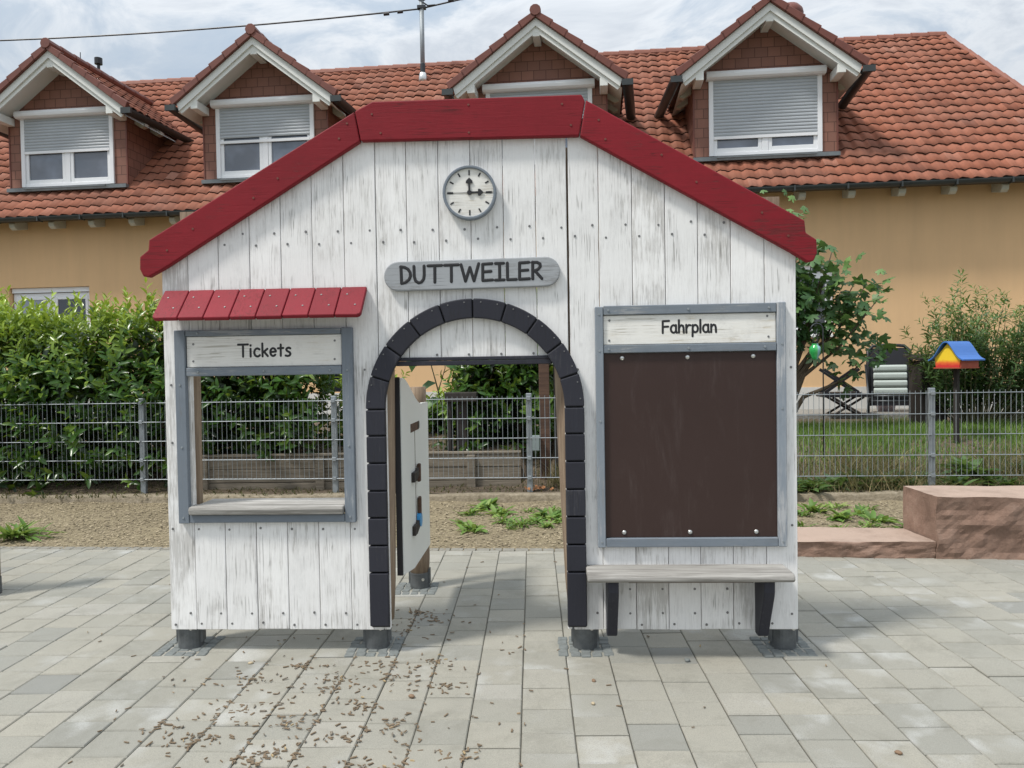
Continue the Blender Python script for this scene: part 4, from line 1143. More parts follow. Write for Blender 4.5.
m = MB(); m.lathe([(.05, 0), (.085, .02), (.09, .07), (.06, .11), (.01, .125)], (0, 0, 1.68), 16); m.build('mast_cap', M['dkmetal'], ME, smooth=True)
m = MB(); m.lathe([(.10, -.1), (.09, .06), (.07, .14), (.05, .16)], (0, 0, 0), 16); m.build('mast_collar', M['chrome'], ME, smooth=True)
m = MB(); m.lathe([(.055, .16), (.055, .34), (.05, .35)], (0, 0, 0), 14); m.box(-.09, .09, -.06, .06, 1.50, 1.56); m.tube([(.03, -.05, 1.62), (.14, -.06, 1.54), (.30, -.06, 1.55)], .016, 6); m.build('mast_clamp', M['dkmetal'], ME, split=True)
m = MB()
def cable(A, B, sag, n=24):
    A, B = Vector(A), Vector(B); return [A.lerp(B, i / n) - Vector((0, 0, sag * 4 * (i / n) * (1 - i / n))) for i in range(n + 1)]
m.tube(cable((-2.25, 16.46, 8.99), (-18.5, 17.9, 9.30), .24), .017, 6); m.tube(cable((-2.22, 16.46, 9.0), (7.5, 15.6, 10.7), .05), .017, 6)
for (x, z) in ((-3.0, 8.925), (-2.7, 8.95), (-1.6, 9.11), (-1.4, 9.14)): m.tube([(x - .06, 16.46 + (-2.25 - x) * .0886, z), (x + .06, 16.46 + (-2.25 - x) * .0886, z + .01)], .034, 8)
tag(m.build('overhead_cable', M['black']), 'thin black overhead cable running across the sky to the roof mast', 'cable')

m = MB(); m.box(-13, 12, 11.75, 13.0, .40, .575, .5); tr_ = m.build('terrace', M['terrace']); tr_.rotation_euler = (0, 0, -.085); tag(tr_, kind='structure')

# ------------------------------------------------------------------ vegetation
def branches(mb, root, tips, r0, r1=.006, bend=.15):
    for tp in tips:
        a, b = Vector(root), Vector(tp); n = 7; o = Vector((rnd.gauss(0, bend), rnd.gauss(0, bend), 0)) * (b - a).length * .5
        P = [a.lerp(b, i / n) + o * math.sin(PI * i / n) for i in range(n + 1)]; mb.tube(P, [r0 + (r1 - r0) * i / n for i in range(n + 1)], 6)

def laurel(name, x0, x1, yc, dep, topf, basef, n, label, cat, seed, bright=.0, hfrac=1.0):
    """a body of cherry laurel: shoots on the skin of the volume plus darker inner ones"""
    global nr
    nr = np.random.default_rng(seed)
    xs = nr.uniform(x0, x1, n); f = nr.uniform(0, 1, n) ** .85
    tops = np.array([topf(x) for x in xs]); bs = np.array([basef(x) for x in xs])
    z = bs + (tops - bs) * f
    ang = nr.uniform(-1, 1, n)
    bulge = np.sqrt(np.clip(1 - (np.maximum(f, 0) ** 5), .05, 1))
    y = yc + ang * dep * bulge * .5
    front = np.sign(ang) * 0 + ang
    ex = np.minimum(1, np.minimum(xs - x0, x1 - xs) / .25)
    C = np.stack([xs, y, z], 1)
    D = np.stack([nr.normal(0, .45, n) + np.where(x1 - xs < .25, .6, 0) - np.where(xs - x0 < .25, .6, 0), ang * .9 + nr.normal(0, .25, n) - .15, .35 + .9 * f + nr.normal(0, .25, n)], 1)
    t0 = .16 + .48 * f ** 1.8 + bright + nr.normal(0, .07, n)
    p1 = shoots(C, D, .28, 9, .128, .044, t0, 1.0, .25)
    # upright young shoots along the crest
    k = int(n * .16); cx_ = nr.uniform(x0 + .08, x1 - .08, max(6, k // 7)); xs = np.clip(nr.choice(cx_, k) + nr.normal(0, .05, k), x0, x1); zt = np.array([topf(x) for x in xs])
    C = np.stack([xs, yc + nr.uniform(-.42, .42, k) * dep, zt - nr.uniform(-.10, .14, k)], 1); D = np.stack([nr.normal(0, .22, k), nr.normal(0, .2, k), np.ones(k)], 1)
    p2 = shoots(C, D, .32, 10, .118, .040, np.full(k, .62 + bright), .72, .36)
    # dark inner mass
    k = int(n * .6); xs = nr.uniform(x0 + .1, x1 - .1, k); f = nr.uniform(0.0, .93, k); zt = np.array([topf(x) for x in xs]); bs = np.array([basef(x) for x in xs])
    C = np.stack([xs, yc + nr.uniform(-.3, .3, k) * dep, bs + (zt - bs) * f], 1); D = nr.normal(0, 1, (k, 3)) + np.array([0, -.3, .2])
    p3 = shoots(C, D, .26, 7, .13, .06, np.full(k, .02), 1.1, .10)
    V, F, T = join([p1, p2, p3])
    root = empty(name, ((x0 + x1) / 2, yc, basef((x0 + x1) / 2)))
    V = V - np.array(root.location)
    np_obj('foliage', V, F, T, M['laurel'], root)
    m = MB()
    st = x0 + .25
    while st < x1 - .1:
        b = Vector((st, yc + rnd.uniform(-.1, .1), basef(st) - .05)) - root.location
        branches(m, b, [b + Vector((rnd.uniform(-.35, .35), rnd.uniform(-.25, .25), (topf(st) - basef(st)) * rnd.uniform(.6, .95))) for _ in range(4)], .02)
        st += .42
    m.build('branches', M['bark'], root, smooth=True)
    return tag(root, label, cat)
def crest(base, amp, seed): return lambda x: base + amp * mnoise.noise(Vector((x * 1.7 + seed, seed, 0))) + amp * .6 * mnoise.noise(Vector((x * 5.1, seed, 3)))
tf_ = crest(1.84, .20, 2.3)
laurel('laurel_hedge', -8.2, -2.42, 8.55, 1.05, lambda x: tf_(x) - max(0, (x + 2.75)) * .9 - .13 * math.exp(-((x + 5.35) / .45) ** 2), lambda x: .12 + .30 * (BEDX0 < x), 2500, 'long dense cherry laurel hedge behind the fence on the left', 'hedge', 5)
tf2 = crest(2.0, .15, 8.1)
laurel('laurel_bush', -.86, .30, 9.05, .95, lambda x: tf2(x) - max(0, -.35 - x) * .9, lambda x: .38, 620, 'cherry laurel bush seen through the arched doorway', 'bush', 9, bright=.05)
tf3 = crest(1.12, .10, 4.4)
laurel('low_laurel', -2.25, -1.72, 9.3, .6, tf3, lambda x: .42, 150, 'low bright shrub at the right of the ticket window view', 'bush', 12, bright=.2)
tf4 = crest(.80, .10, 6.4)
laurel('low_shrub', -1.3, -.80, 9.9, .5, tf4, lambda x: .45, 110, 'low leafy shrub left of the laurel in the doorway', 'bush', 14, bright=.0)

# sapling with a few big leaves in the doorway
def lobed(P, D, U, L, tint):
    """five lobed fig leaf as a fan"""
    out = np.array([(0, 0), (.18, .05), (.42, .02), (.52, .22), (.36, .30), (.58, .58), (.40, .66), (.22, .52), (.12, .82), (0, 1.0), (-.12, .82), (-.22, .52), (-.40, .66), (-.58, .58), (-.36, .30), (-.52, .22), (-.42, .02), (-.18, .05)])
    D = D / np.linalg.norm(D, axis=1, keepdims=True); S = np.cross(D, U); S /= np.linalg.norm(S, axis=1, keepdims=True) + 1e-9; Nn = np.cross(S, D)
    n = len(P); k = len(out); L = np.asarray(L)
    V = np.zeros((n, k + 1, 3))
    V[:, 0] = P + D * (L * .4)[:, None]
    for i, (a, b) in enumerate(out):
        cur = -.22 * (abs(a) * 1.2 + max(0, b - .4) * .9) 
        V[:, i + 1] = P + S * (L * a)[:, None] + D * (L * b)[:, None] + Nn * (L * cur)[:, None]
    o = (np.arange(n) * (k + 1))[:, None]
    F = np.concatenate([o + np.array([[0, i + 1, (i + 1) % k + 1]]) for i in range(k)], 0)
    return V.reshape(-1, 3), F, np.tile(np.clip(tint, 0, 1), k)

def fig_tree():
    global nr
    nr = np.random.default_rng(21)
    root = empty('fig_tree', (3.05, 9.55, .45)); m = MB()
    limbs = [((2.98, 9.5, 3.15), 8), ((3.05, 9.45, 2.85), 7), ((3.2, 9.5, 3.1), 6), ((3.7, 9.5, 2.75), 5), ((3.95, 9.5, 2.3), 5), ((3.12, 9.45, 3.02), 7), ((3.45, 9.5, 2.62), 6), ((4.1, 9.5, 2.30), 6), ((4.2, 9.45, 2.08), 5), ((2.95, 9.45, 3.0), 8), ((3.25, 9.45, 2.75), 8), ((3.75, 9.4, 2.2), 6), ((4.2, 9.4, 1.50), 6), ((2.5, 9.6, 2.6), 6), ((2.9, 9.4, 2.55), 8), ((3.2, 9.35, 2.3), 9), ((2.7, 9.5, 1.9), 6), ((3.35, 9.6, 2.1), 8), ((3.0, 9.5, 1.55), 4), ((3.55, 9.5, 2.4), 7), ((3.0, 9.5, 2.8), 8), ((3.85, 9.45, 2.05), 3)]
    P, D, L, T = [], [], [], []
    base = Vector((0, 0, 0))
    for (tp, k) in limbs:
        tp = Vector(tp) - root.location; fork = Vector((tp.x * .25, tp.y * .2, min(.75, tp.z * .45)))
        n = 8; mid = fork.lerp(tp, .5) + Vector((0, 0, -.10 if tp.x > .4 else .05))
        pts = [base.lerp(fork, i / 3) for i in range(3)] + [fork, fork.lerp(mid, .5), mid, mid.lerp(tp, .55), tp]
        m.tube(pts, [.045, .04, .034, .028, .020, .015, .010, .005], 7)
        for q in range(int(k * 6.4)):
            f = 1 - rnd.random() ** 1.6 * .6
            c = (mid.lerp(tp, (f - .5) * 2) if f > .5 else fork.lerp(mid, f * 2)) + Vector((rnd.gauss(0, .13), rnd.gauss(0, .13), rnd.gauss(0, .12)))
            P.append(c); D.append((rnd.gauss(0, .7) + .15, rnd.gauss(-.35, .5), rnd.gauss(-.35, .45))); L.append(rnd.uniform(.09, .18)); T.append(.40 + .26 * (tp.z - 1.5) / 1.2 + rnd.gauss(0, .17))
    P, D = np.array(P), np.array(D)
    U = np.tile([0, -.3, 1.0], (len(P), 1)) + nr.normal(0, .45, (len(P), 3))
    V, F, T = lobed(P, D, U, np.array(L), np.array(T))
    np_obj('foliage', V, F, T, M['figleaf'], root); m.build('trunk', M['bark'], root, smooth=True)
    tag(root, 'fig tree with large lobed leaves at the right of the station', 'tree')
fig_tree()
def sapling():
    root = empty('young_sapling', (-1.0, 8.8, .40)); m = MB()
    m.tube([(0, 0, -.02), (-.02, 0, .4), (-.10, 0, .75), (-.17, 0, 1.02), (-.30, 0, 1.10)], [.012, .010, .008, .006, .004], 6); m.tube([(-.08, 0, .7), (.0, 0, .95), (-.02, 0, 1.2)], [.007, .005, .003], 6)
    m.tube([(-.02, 0, .5), (.10, 0, .75)], [.006, .003], 6); m.build('trunk', M['stem'], root)
    P = np.array([(-.17, 0, 1.02), (-.28, 0, 1.10), (-.10, 0, .78), (-.02, 0, 1.2), (0, 0, .97), (.10, 0, .76), (-.05, 0, .6), (-.22, 0, 1.06), (-.06, 0, 1.1), (-.3, 0, 1.1)])
    D = np.array([(-.6, -.3, -.1), (-.9, -.2, -.5), (-.8, -.2, -.35), (.5, -.3, .4), (.9, -.2, -.2), (.7, -.3, .2), (-.7, -.3, -.4), (-.4, -.3, .5), (-.7, -.2, .3), (-.5, -.2, -.9)])
    V, F, n = leaves(P, D, np.tile([0, -.5, 1.], (10, 1)), np.full(10, .21), np.full(10, .14)); np_obj('foliage', V, F, np.tile(np.linspace(.35, .7, 10), 8), M['figleaf'], root)
    tag(root, 'thin young sapling with a few big leaves in the doorway view', 'sapling')
sapling()

def willow_shrub():
    global nr
    nr = np.random.default_rng(33)
    root = empty('tall_shrub', (5.55, 9.75, .45)); m = MB(); C, D = [], []
    for _ in range(150):
        ux = rnd.uniform(-.68, 1.5); h = (1.52 - .26 * (ux + .05) ** 2 + rnd.gauss(0, .12)) * (.45 + .55 * math.sqrt(rnd.random())) 
        if ux < -.45: h *= .80
        tip = Vector((ux, rnd.uniform(-.45, .45), max(.2, h))); b = Vector((ux * .25, 0, 0)); n = 7
        o = Vector((ux * .2, 0, .05)); P = [b.lerp(tip, i / n) + o * math.sin(PI * i / n) for i in range(n + 1)]
        m.tube(P, [.010 - .0075 * i / n for i in range(n + 1)], 5)
        for i in range(2, n + 1):
            for _q in range(2): C.append(P[i] + Vector((rnd.gauss(0, .05), rnd.gauss(0, .05), rnd.gauss(0, .04)))); D.append((P[i] - P[i - 1]) + Vector((rnd.gauss(0, .06), rnd.gauss(0, .06), .02)))
    C = np.array(C); D = np.array(D); zf = np.clip(C[:, 2] / 1.5, 0, 1)
    V, F, T = shoots(C, D, .17, 9, .095, .021, .12 + .40 * zf + nr.normal(0, .08, len(C)), 1.0, .25)
    for k in range(0): pass
    np_obj('foliage', V, F, T, M['willow'], root); m.build('stems', M['stem'], root)
    tag(root, 'tall shrub with narrow leaves behind the painted bird house', 'shrub')
willow_shrub()

# grass on the bank, dry grass, weeds
def scatter_grass():
    global nr
    nr = np.random.default_rng(55)
    n = 42000; x = nr.uniform(.9, 8.5, n); y = kerb_f(0) - .0487 * x + nr.uniform(.30, 3.1, n) ** 1.0
    d = y - (7.54 - .0487 * x); keep = (nr.uniform(0, 1, n) < np.clip((d - .55) / .45, .10, 1)); x, y, d = x[keep], y[keep], d[keep]
    z = np.array([garden_z(a, b) for a, b in zip(x, y)]); h = nr.uniform(.05, .13, len(x)) * (1 + .5 * np.sin(x * 3) * np.sin(y * 5)) 
    V, F, T = blades(np.stack([x, y, z - .01], 1), h, np.full(len(x), .009), .7, np.clip(nr.normal(.5, .2, len(x)), 0, 1))
    tag(np_obj('lawn_grass', V, F, T, M['grass']), 'green grass growing on the garden bank behind the fence', 'grass', kind='stuff')
    n = 11000; x = nr.uniform(.6, 8.0, n); d = nr.uniform(.06, .85, n); y = 7.54 - .0487 * x + d
    z = np.array([garden_z(a, b) for a, b in zip(x, y)]); h = nr.uniform(.06, .24, n) * (.6 + .8 * (np.sin(x * 4.1) > .1))
    V1, F1, T1 = blades(np.stack([x, y, z - .01], 1), h, np.full(n, .007), 1.6, nr.uniform(0, 1, n))
    n = 300; x = nr.normal(.33, .10, n); y = nr.normal(7.95, .10, n); z = np.array([garden_z(a, b) for a, b in zip(x, y)])
    V2, F2, T2 = blades(np.stack([x, y, z - .01], 1), nr.uniform(.1, .34, n), np.full(n, .007), 1.0, nr.uniform(.3, 1, n))
    V, F, T = join([(V1, F1, T1), (V2, F2, T2)])
    tag(np_obj('dry_grass', V, F, T, M['drygrass']), 'dry straw coloured grass hanging over the kerb along the fence', 'grass', kind='stuff')
    n = 5200; x = nr.uniform(-8, .3, n); y = nr.uniform(7.68, 9.2, n); z = np.array([garden_z(a, b) for a, b in zip(x, y)])
    V, F, T = blades(np.stack([x, y, z - .01], 1), nr.uniform(.02, .06, n), np.full(n, .014), 2.0, nr.uniform(0, .5, n))
    tag(np_obj('leaf_litter', V, F, T, M['drygrass']), 'brown leaf litter on the soil under the hedge', 'litter', kind='stuff')
    # mulch chips over the bed
    n = 22000; x = nr.uniform(-7.5, 7.5, n); f = nr.uniform(0, 1, n); y = 5.63 - .056 * x + f * 1.86
    z = np.array([bed_z(a, b) for a, b in zip(x, y)]); a = nr.uniform(0, PI, n); l = nr.uniform(.005, .016, n); w_ = nr.uniform(.003, .007, n)
    e = np.stack([np.cos(a), np.sin(a), nr.uniform(-.35, .35, n)], 1) * l[:, None]; s = np.stack([-np.sin(a), np.cos(a), nr.uniform(-.3, .3, n)], 1) * w_[:, None]
    c = np.stack([x, y, z + .006], 1); up = np.array([0, 0, .005])
    V = np.stack([c - e - s, c + e - s, c + e + s, c - e + s, c + up], 1).reshape(-1, 3); o = (np.arange(n) * 5)[:, None]
    F = np.concatenate([o + np.array([q]) for q in ([0, 1, 4], [1, 2, 4], [2, 3, 4], [3, 0, 4])], 0)
    mm = leaf_mat('mulch chips', (.12, .095, .06), (.24, .195, .125), (.36, .30, .20), .9, .0)
    tag(np_obj('mulch_chips', V, F, np.tile(nr.uniform(0, 1, n), 4), mm), 'loose tan wood chip mulch covering the bed before the kerb', 'mulch', kind='stuff')
scatter_grass()

def weed_mesh(k, r, seed, narrow=False):
    g = np.random.default_rng(seed); a = g.uniform(0, 2 * PI, k); el = g.uniform(.15, 1.1, k)
    D = np.stack([np.cos(a) * np.cos(el), np.sin(a) * np.cos(el), np.sin(el)], 1); P = np.stack([np.cos(a), np.sin(a), np.zeros(k)], 1) * .012 + g.normal(0, r * .28, (k, 3)) * np.array([1, 1, 0])
    L = r * g.uniform(.6, 1.15, k); V, F, n = leaves(P, D, np.tile([0, 0, 1.], (k, 1)) + g.normal(0, .2, (k, 3)), L, L * (.18 if narrow else .34), .2, .3)
    return V, F, np.tile(np.clip(g.normal(.55, .2, k), 0, 1), 8)
weed_protos = []
spots = []
for (x, y) in ((-.60, 6.55), (-.50, 6.3), (-.58, 6.95), (-.33, 6.9), (-.12, 6.45), (.02, 6.6), (-.20, 6.35), (.12, 6.75), (.18, 7.05), (.24, 6.62), (.36, 6.5), (.27, 6.9), (-.05, 7.05), (-.45, 7.2), (-.27, 6.6), (.10, 6.4), (.42, 6.75)): spots.append((x, y, 'bed'))
for (x, y) in ((2.0, 6.55), (2.15, 6.25), (2.3, 6.7), (2.45, 6.2), (2.6, 6.55), (2.72, 6.3), (2.85, 6.75), (2.2, 6.95), (2.5, 6.9), (3.0, 6.95), (2.05, 7.1), (2.75, 7.05), (2.9, 6.5), (3.0, 6.2), (1.95, 6.1)): spots.append((x, y, 'bed2'))
for (x, y) in ((2.75, 7.62), (3.0, 7.7), (3.3, 7.75), (3.55, 7.72), (3.75, 7.66), (2.55, 7.75), (4.6, 7.55), (5.0, 7.6), (5.3, 7.5), (4.15, 7.62), (2.45, 7.52)): spots.append((x, y, 'bank'))
for _k in range(14): spots.append((rnd.uniform(2.2, 6.5), rnd.uniform(7.50, 7.95), 'bank'))
spots.append((-4.3, 6.2, 'edge'))
for i, (x, y, k) in enumerate(spots):
    z = bed_z(x, y) if y < kerb_f(x) else garden_z(x, y)
    if k in ('bed', 'bed2'): V, F, T = weed_mesh(30, .11 * rnd.uniform(.6, 1.25), 100 + i, i % 2 == 0)
    elif k == 'edge': V, F, T = weed_mesh(60, .20, 100 + i, True)
    else: V, F, T = weed_mesh(60, .15 * rnd.uniform(.8, 1.5), 100 + i, i % 3 == 1); T = T * .8
    V[:, 2] = np.maximum(V[:, 2], -.005)
    o = np_obj('weed', V, F, T, M['grass'] if k != 'bank' else M['willow']); o.location = (x, y, z)
    lab, grp = {'bed': ('low green weed growing in the mulch beyond the doorway', 'weeds in the mulch beyond the doorway'), 'bed2': ('low green weed growing in the mulch behind the low sandstone slab', 'weeds behind the sandstone slab'),
                'bank': ('leafy green weed growing at the foot of the fence on the right', 'weeds at the foot of the fence'), 'edge': ('tall grassy weed at the left edge of the mulch bed', None)}[k]
    tag(o, lab, 'weed', grp)

# ------------------------------------------------------------------ garden things
# shepherd's crook with glass lantern
CR = empty('hook_pole', (3.13, 8.33, .35)); tag(CR, 'thin dark shepherd hook pole behind the fence right of the station', 'garden pole')
m = MB(); P = [(0, 0, -.1), (0, 0, 1.30)] + [(-.065 + .065 * math.cos(t), 0, 1.35 + .065 * math.sin(t)) for t in [0, .4, .8, 1.2, 1.57, 2.0, 2.4, 2.8, PI]]
m.tube(P, .007, 7); m.tube([(-.02 - .04, 0, 1.36)] + [(-.085 + .03 * math.cos(t), 0, 1.26 + .04 * math.sin(t)) for t in [1.3, .6, 0, -.7, -1.5, -2.3, -3.1, -3.9, -4.5]], .004, 6); m.build('pole', M['dkmetal'], CR, smooth=True)
LT = empty('glass_lantern', (3.045, 8.33, 1.375)); tag(LT, 'green and blue glass ornament hanging from the hook pole', 'ornament')
m = MB(); m.lathe([(.012, 0), (.03, .008), (.035, .03), (.055, .07), (.062, .105), (.055, .14), (.035, .155), (.033, .17), (.036, .175)], (0, 0, 0), 20); m.build('glass_body', M['lantern'], LT, smooth=True)
m = MB(); m.tube([(-.03, 0, .17), (-.012, 0, .25), (-.005, 0, .32)], .0025, 5); m.tube([(.03, 0, .17), (.012, 0, .25), (-.005, 0, .32)], .0025, 5); m.build('hanger', M['dkmetal'], LT)
# painted bird house on a post
BH = empty('bird_house', (4.70, 8.62, 1.27), math.radians(28)); tag(BH, 'painted bird house with wavy blue roof and yellow red walls on a dark post', 'bird house')
m = MB()
wdt, dep, hh, ap = .135, .155, .10, .26
# gable faces -x, so extrude along x
m.prismx([(-wdt, 0), (wdt, 0), (wdt + .012, hh), (0, ap), (-wdt - .012, hh)], -dep, dep); m.build('gable_wall', M['birdwall'], BH)
m = MB(); m.box(-dep + .01, dep + .002, -wdt - .016, -wdt + .006, .002, .10); m.box(-dep - .01, dep + .01, -wdt - .02, wdt + .02, -.014, 0); m.build('side_wall', M['birdside'], BH)
m = MB()
def wavy(sg_):
    n = 9; top, bot = [], []
    for i in range(n + 1):
        f = i / n; y = sg_ * (f * (wdt + .065)); z = ap + .012 - f * (.205) + .020 * math.sin(f * PI * 1.9 + .5) * (f > .02)
        top.append((y, z + .014)); bot.append((y, z))
    poly = top + bot[::-1]; 
    return poly
for sg_ in (-1, 1): m.prismx(wavy(sg_), -dep - .04, dep + .04)
m.build('roof', M['blue'], BH)
m = MB(); m.box(-.022, .022, -.022, .022, -1.05, -.015); m.build('post', M['dark_wood'], BH)
# folding lounger chair against the wall
LC = empty('folding_garden_chair', (5.36, 11.55, .57), -.25); tag(LC, 'dark framed reclining garden chair with pale slatted cushion by the wall', 'chair')
def tubef(pts, r=.016): m = MB(); m.tube(pts, r, 8); return m
bk = MB(); 
ptsb = [(-.29, .10, .10), (-.30, .22, .75), (-.29, .28, .93), (-.22, .31, 1.0), (0, .32, 1.02), (.22, .31, 1.0), (.29, .28, .93), (.30, .22, .75), (.29, .10, .10)]
bk.tube(ptsb, .026, 8); bk.build('back_frame', M['black'], LC, smooth=True)
m = MB(); m.add([(-.28, .24, .62), (.28, .24, .62), (.27, .30, .97), (-.27, .30, .97)], [(0, 1, 2, 3)], .5); m.add([(-.28, .12, .10), (.28, .12, .10), (.28, .22, .70), (-.28, .22, .70)], [(0, 1, 2, 3)], .5); m.build('mesh_back', M['black'], LC, split=True)
m = MB()
for k in range(4): z = .26 + k * .115; m.prismx([(.06 + z * .12, z), (.03 + z * .12, z + .03), (.03 + z * .12, z + .085), (.06 + z * .12, z + .114), (.10 + z * .12, z + .06)], -.24, .22)
m.build('cushion', M['cushion'], LC, bevel=.012, seg=2, split=True)
m = MB(); m.tube([(-.34, -.06, .25), (.36, -.06, .25)], .020, 8); m.tube([(-.34, .02, .17), (.36, .02, .17)], .020, 8)
for sx in (-.33, .35): m.tube([(sx, .24, .72), (sx, -.02, .22), (sx * 1.05, -.12, -.02)], .016, 8); m.tube([(sx, -.14, .24), (sx, .12, .0)], .014, 8)
m.build('leg_frame', M['dkmetal'], LC, smooth=True)
m = MB(); 
for z in (.0,): m.tube([(.43, -.20, .0), (.46, -.20, .0)], .085, 16)
m.build('wheel', M['rubber'], LC)
m = MB(); m.tube([(.37, -.06, .72), (.40, -.12, .4), (.445, -.19, 0)], .012, 6); m.build('wheel_strut', M['dkmetal'], LC)
# folded stool upside down on a folding table
FT = empty('folding_table', (4.58, 11.35, .57), -.1); tag(FT, 'small dark folding table beside the garden chair', 'table')
m = MB(); m.box(-.36, .34, -.2, .2, .26, .30); m.build('table_top', M['black'], FT, bevel=.006)
for sy in (-.17, .17):
    m = MB(); m.tube([(-.22, sy, .26), (.20, sy, -.0)], .017, 8); m.build('leg', M['dark_wood'], FT)
    m = MB(); m.tube([(.22, sy + .03, .26), (-.20, sy + .03, -.0)], .017, 8); m.build('leg', M['dark_wood'], FT)
ST = empty('folding_stool', (4.50, 11.35, .875), -.1); tag(ST, 'black folding stool standing upside down on the small table', 'stool')
for sy in (-.12, .12):
    m = MB(); m.obox((0, sy, .19), (.24, 0, .17), (0, .012, 0), (-.012, 0, .017)); m.build('leg', M['black'], ST)
    m = MB(); m.obox((0, sy + .028, .19), (-.24, 0, .17), (0, .012, 0), (.012, 0, .017)); m.build('leg', M['black'], ST)
m = MB(); m.box(-.27, .27, -.15, .17, .001, .024); m.build('seat', M['black'], ST)
# dark stand behind the shrub, dark slab table in the doorway view
DS = empty('garden_cabinet', (5.02, 9.95, .50)); tag(DS, 'narrow dark wooden cabinet with a sloping top left of the tall shrub', 'cabinet')
m = MB(); m.box(-.08, .24, -.1, .25, 0, .84); m.build('cabinet_body', M['dark_wood'], DS, bevel=.005)
m = MB(); m.prismx([(-.16, .84), (.3, .90), (.3, .93), (-.16, .87)], -.13, .30); m.build('cabinet_roof', M['dark_wood'], DS)
WT = empty('garden_bird_table', (-.80, 8.48, .36)); tag(WT, 'dark wooden bird table standing left of the laurel in the doorway view', 'bird table')
m = MB(); m.box(-.16, .19, -.14, .14, .62, .72); m.build('table_top', M['dark_wood'], WT, bevel=.006)
m = MB(); m.box(-.05, .07, -.05, .05, -.05, .62); m.build('post', M['dark_wood'], WT, bevel=.005)
m = MB(); m.box(-.14, -.10, -.10, .10, -.05, .62); m.build('board', M['dark_wood'], WT)
# plastic tub under the chair
m = MB(); m.lathe([(.12, 0), (.15, .15), (.155, .16), (.14, .16), (.11, .02)], (0, 0, 0), 20); pt_ = m.build('plastic_tub', plain('pale pink plastic', (.50, .42, .46), .4), None, smooth=True); pt_.location = (5.42, 11.9, .575); tag(pt_, 'pale pink plastic tub on the terrace under the garden chair', 'tub')

# ------------------------------------------------------------------ wood chips and pebbles on the paving
def chip_mesh(k):
    m = MB(); L = rnd.uniform(.005, .018); W = L * rnd.uniform(.15, .40); H = rnd.uniform(.0015, .0035)
    P = [(-L, -W * .5, 0), (-L * .5, -W, 0), (L * .7, -W * .8, 0), (L, -W * .1, 0), (L * .8, W * .8, 0), (-L * .6, W, 0), (-L, W * .3, 0)]
    n = len(P); top = [(x * .93, y * .9, H + rnd.uniform(0, .002)) for x, y, _ in P]; m.add(P + top, [tuple(range(n - 1, -1, -1)), tuple(range(n, 2 * n))] + [(i, (i + 1) % n, (i + 1) % n + n, i + n) for i in range(n)])
    me_o = m.build('wood_chip', M['chip'][k % 4]); me = me_o.data; bpy.data.objects.remove(me_o); return me
chips = [chip_mesh(k) for k in (0, 1, 2, 1, 1, 2, 3, 2, 0, 1, 2, 1)]
rc = random.Random(99)
clusters = [(-1.25, 3.02, .11), (-1.08, 3.16, .10), (-.74, 3.16, .13), (-.62, 3.05, .10), (-.92, 3.02, .12), (-.88, 2.93, .12), (-1.18, 2.78, .15), (-.72, 2.78, .14), (-.95, 2.66, .14), (-1.24, 2.52, .14), (-.72, 2.55, .14), (-.95, 2.44, .12), (-.48, 3.18, .08), (-.40, 2.95, .10), (-.55, 2.66, .14), (-.72, 4.02, .12), (-.66, 4.32, .09), (-1.0, 2.40, .10), (-1.42, 2.62, .14), (-.62, 2.36, .12), (-.30, 2.42, .12), (-.5, 2.35, .1), (-.56, 4.18, .10)]
def put_chips(nm):
    out = []
    for i in range(nm):
        r = rc.random()
        if r < .80: c = rc.choice(clusters); q_ = .35 if rc.random() < .5 else 1.0; x, y = rc.gauss(c[0], c[2] * q_), rc.gauss(c[1], c[2] * .55 * q_)
        elif r < .93: x, y = rc.uniform(-1.7, -.0), rc.uniform(2.3, 3.5)
        else: x, y = rc.uniform(-2.6, 1.6), rc.uniform(2.4, 5.3)
        if r < .93: y = 2.62 + (y - 2.4) * 1.12 if y < 3.7 else y - .1
        if y > 5.4: y = 5.3
        # chips collect in the joints between columns
        if rc.random() < .22: x = .139 + round((x - .139) / .2) * .2 + rc.gauss(0, .006)
        out.append((x, y))
    return out
for (x, y) in put_chips(300):
    o = bpy.data.objects.new('wood_chip', rc.choice(chips)); COL.objects.link(o); o.location = (x, y, .0035); o.rotation_euler = (rc.gauss(0, .10), rc.gauss(0, .10), rc.uniform(0, 2 * PI)); s = rc.uniform(.75, 1.3); o.scale = (s, s, s)
    tag(o, 'small brown wood chip lying on the grey pavers before the station', 'wood chip', 'wood chips strewn on the paving')
m = MB()
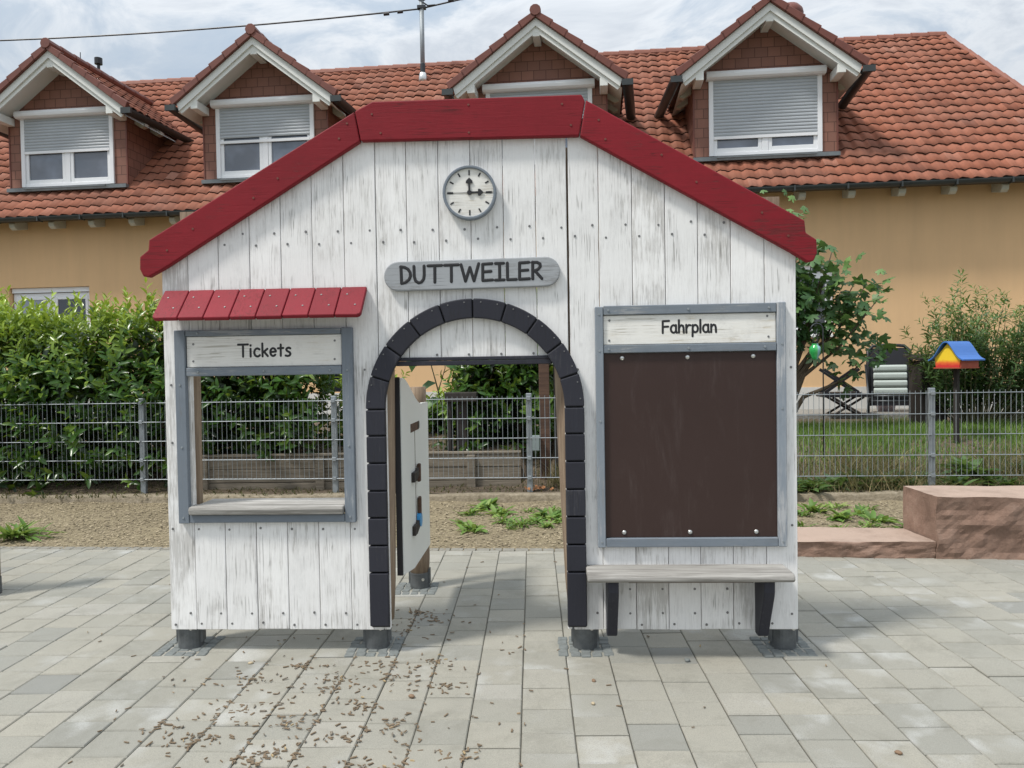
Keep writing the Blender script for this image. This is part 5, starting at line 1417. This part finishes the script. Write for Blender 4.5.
for (x, y) in put_chips(650):
    a = rc.uniform(0, PI); L = rc.uniform(.006, .013); e = Vector((math.cos(a), math.sin(a), rc.gauss(0, .08))) * L; s = Vector((-math.sin(a), math.cos(a), 0)) * L * rc.uniform(.2, .35)
    m.obox((x, y, .004), e, s, (0, 0, .0014))
tag(m.build('wood_chip_crumbs', M['chip'][1]), 'tiny wood crumbs scattered over the grey pavers', 'wood crumbs', kind='stuff')
pm_ = []
for k in range(3):
    bm = bmesh.new(); bmesh.ops.create_icosphere(bm, subdivisions=2, radius=1)
    for v in bm.verts: v.co *= 1 + .25 * mnoise.noise(v.co * 1.3 + Vector((k * 5, 0, 0)))
    me = bpy.data.meshes.new('pebble'); bm.to_mesh(me); bm.free()
    for p in me.polygons: p.use_smooth = True
    me.materials.append([M['sett'], plain('brown pebble', (.20, .13, .08), .8, 0, .3, 60), plain('tan pebble', (.40, .33, .22), .8, 0, .3, 60)][k]); pm_.append(me)
for (x, y, s, k, lab) in ((.69, 3.50, .012, 0, 'dark grey pebble on the pavers below the bench'), (.245, 3.28, .009, 1, 'reddish brown pebble on the pavers below the right arch foot'), (.225, 3.06, .008, 2, 'tan pebble on the pavers nearer the camera than the brown one'), (1.25, 2.66, .010, 1, 'small brown pebble alone on the pavers at lower right'), (-1.33, 3.50, .009, 2, 'pale tan pebble on the pavers near the left steel foot'), (-.52, 3.13, .011, 1, 'brown seed husk on the pavers left of centre')):
    o = bpy.data.objects.new('pebble', pm_[k]); COL.objects.link(o); o.location = (x, y, s * .55); o.scale = (s * 1.3, s, s * .7); o.rotation_euler = (0, 0, x * 7); tag(o, lab, 'pebble')
m = MB()
for k in range(16):
    x, y = rc.gauss(.0, .10), rc.gauss(7.72, .05); a = rc.uniform(0, PI); m.obox((x, y, .112 + rc.random() * .02), (math.cos(a) * .02, math.sin(a) * .02, .008), (-math.sin(a) * .012, math.cos(a) * .012, .004), (0, 0, .002))
tag(m.build('fallen_leaves', M['orange_leaf']), 'orange brown fallen leaves heaped at the foot of a fence post', 'fallen leaves', kind='stuff')
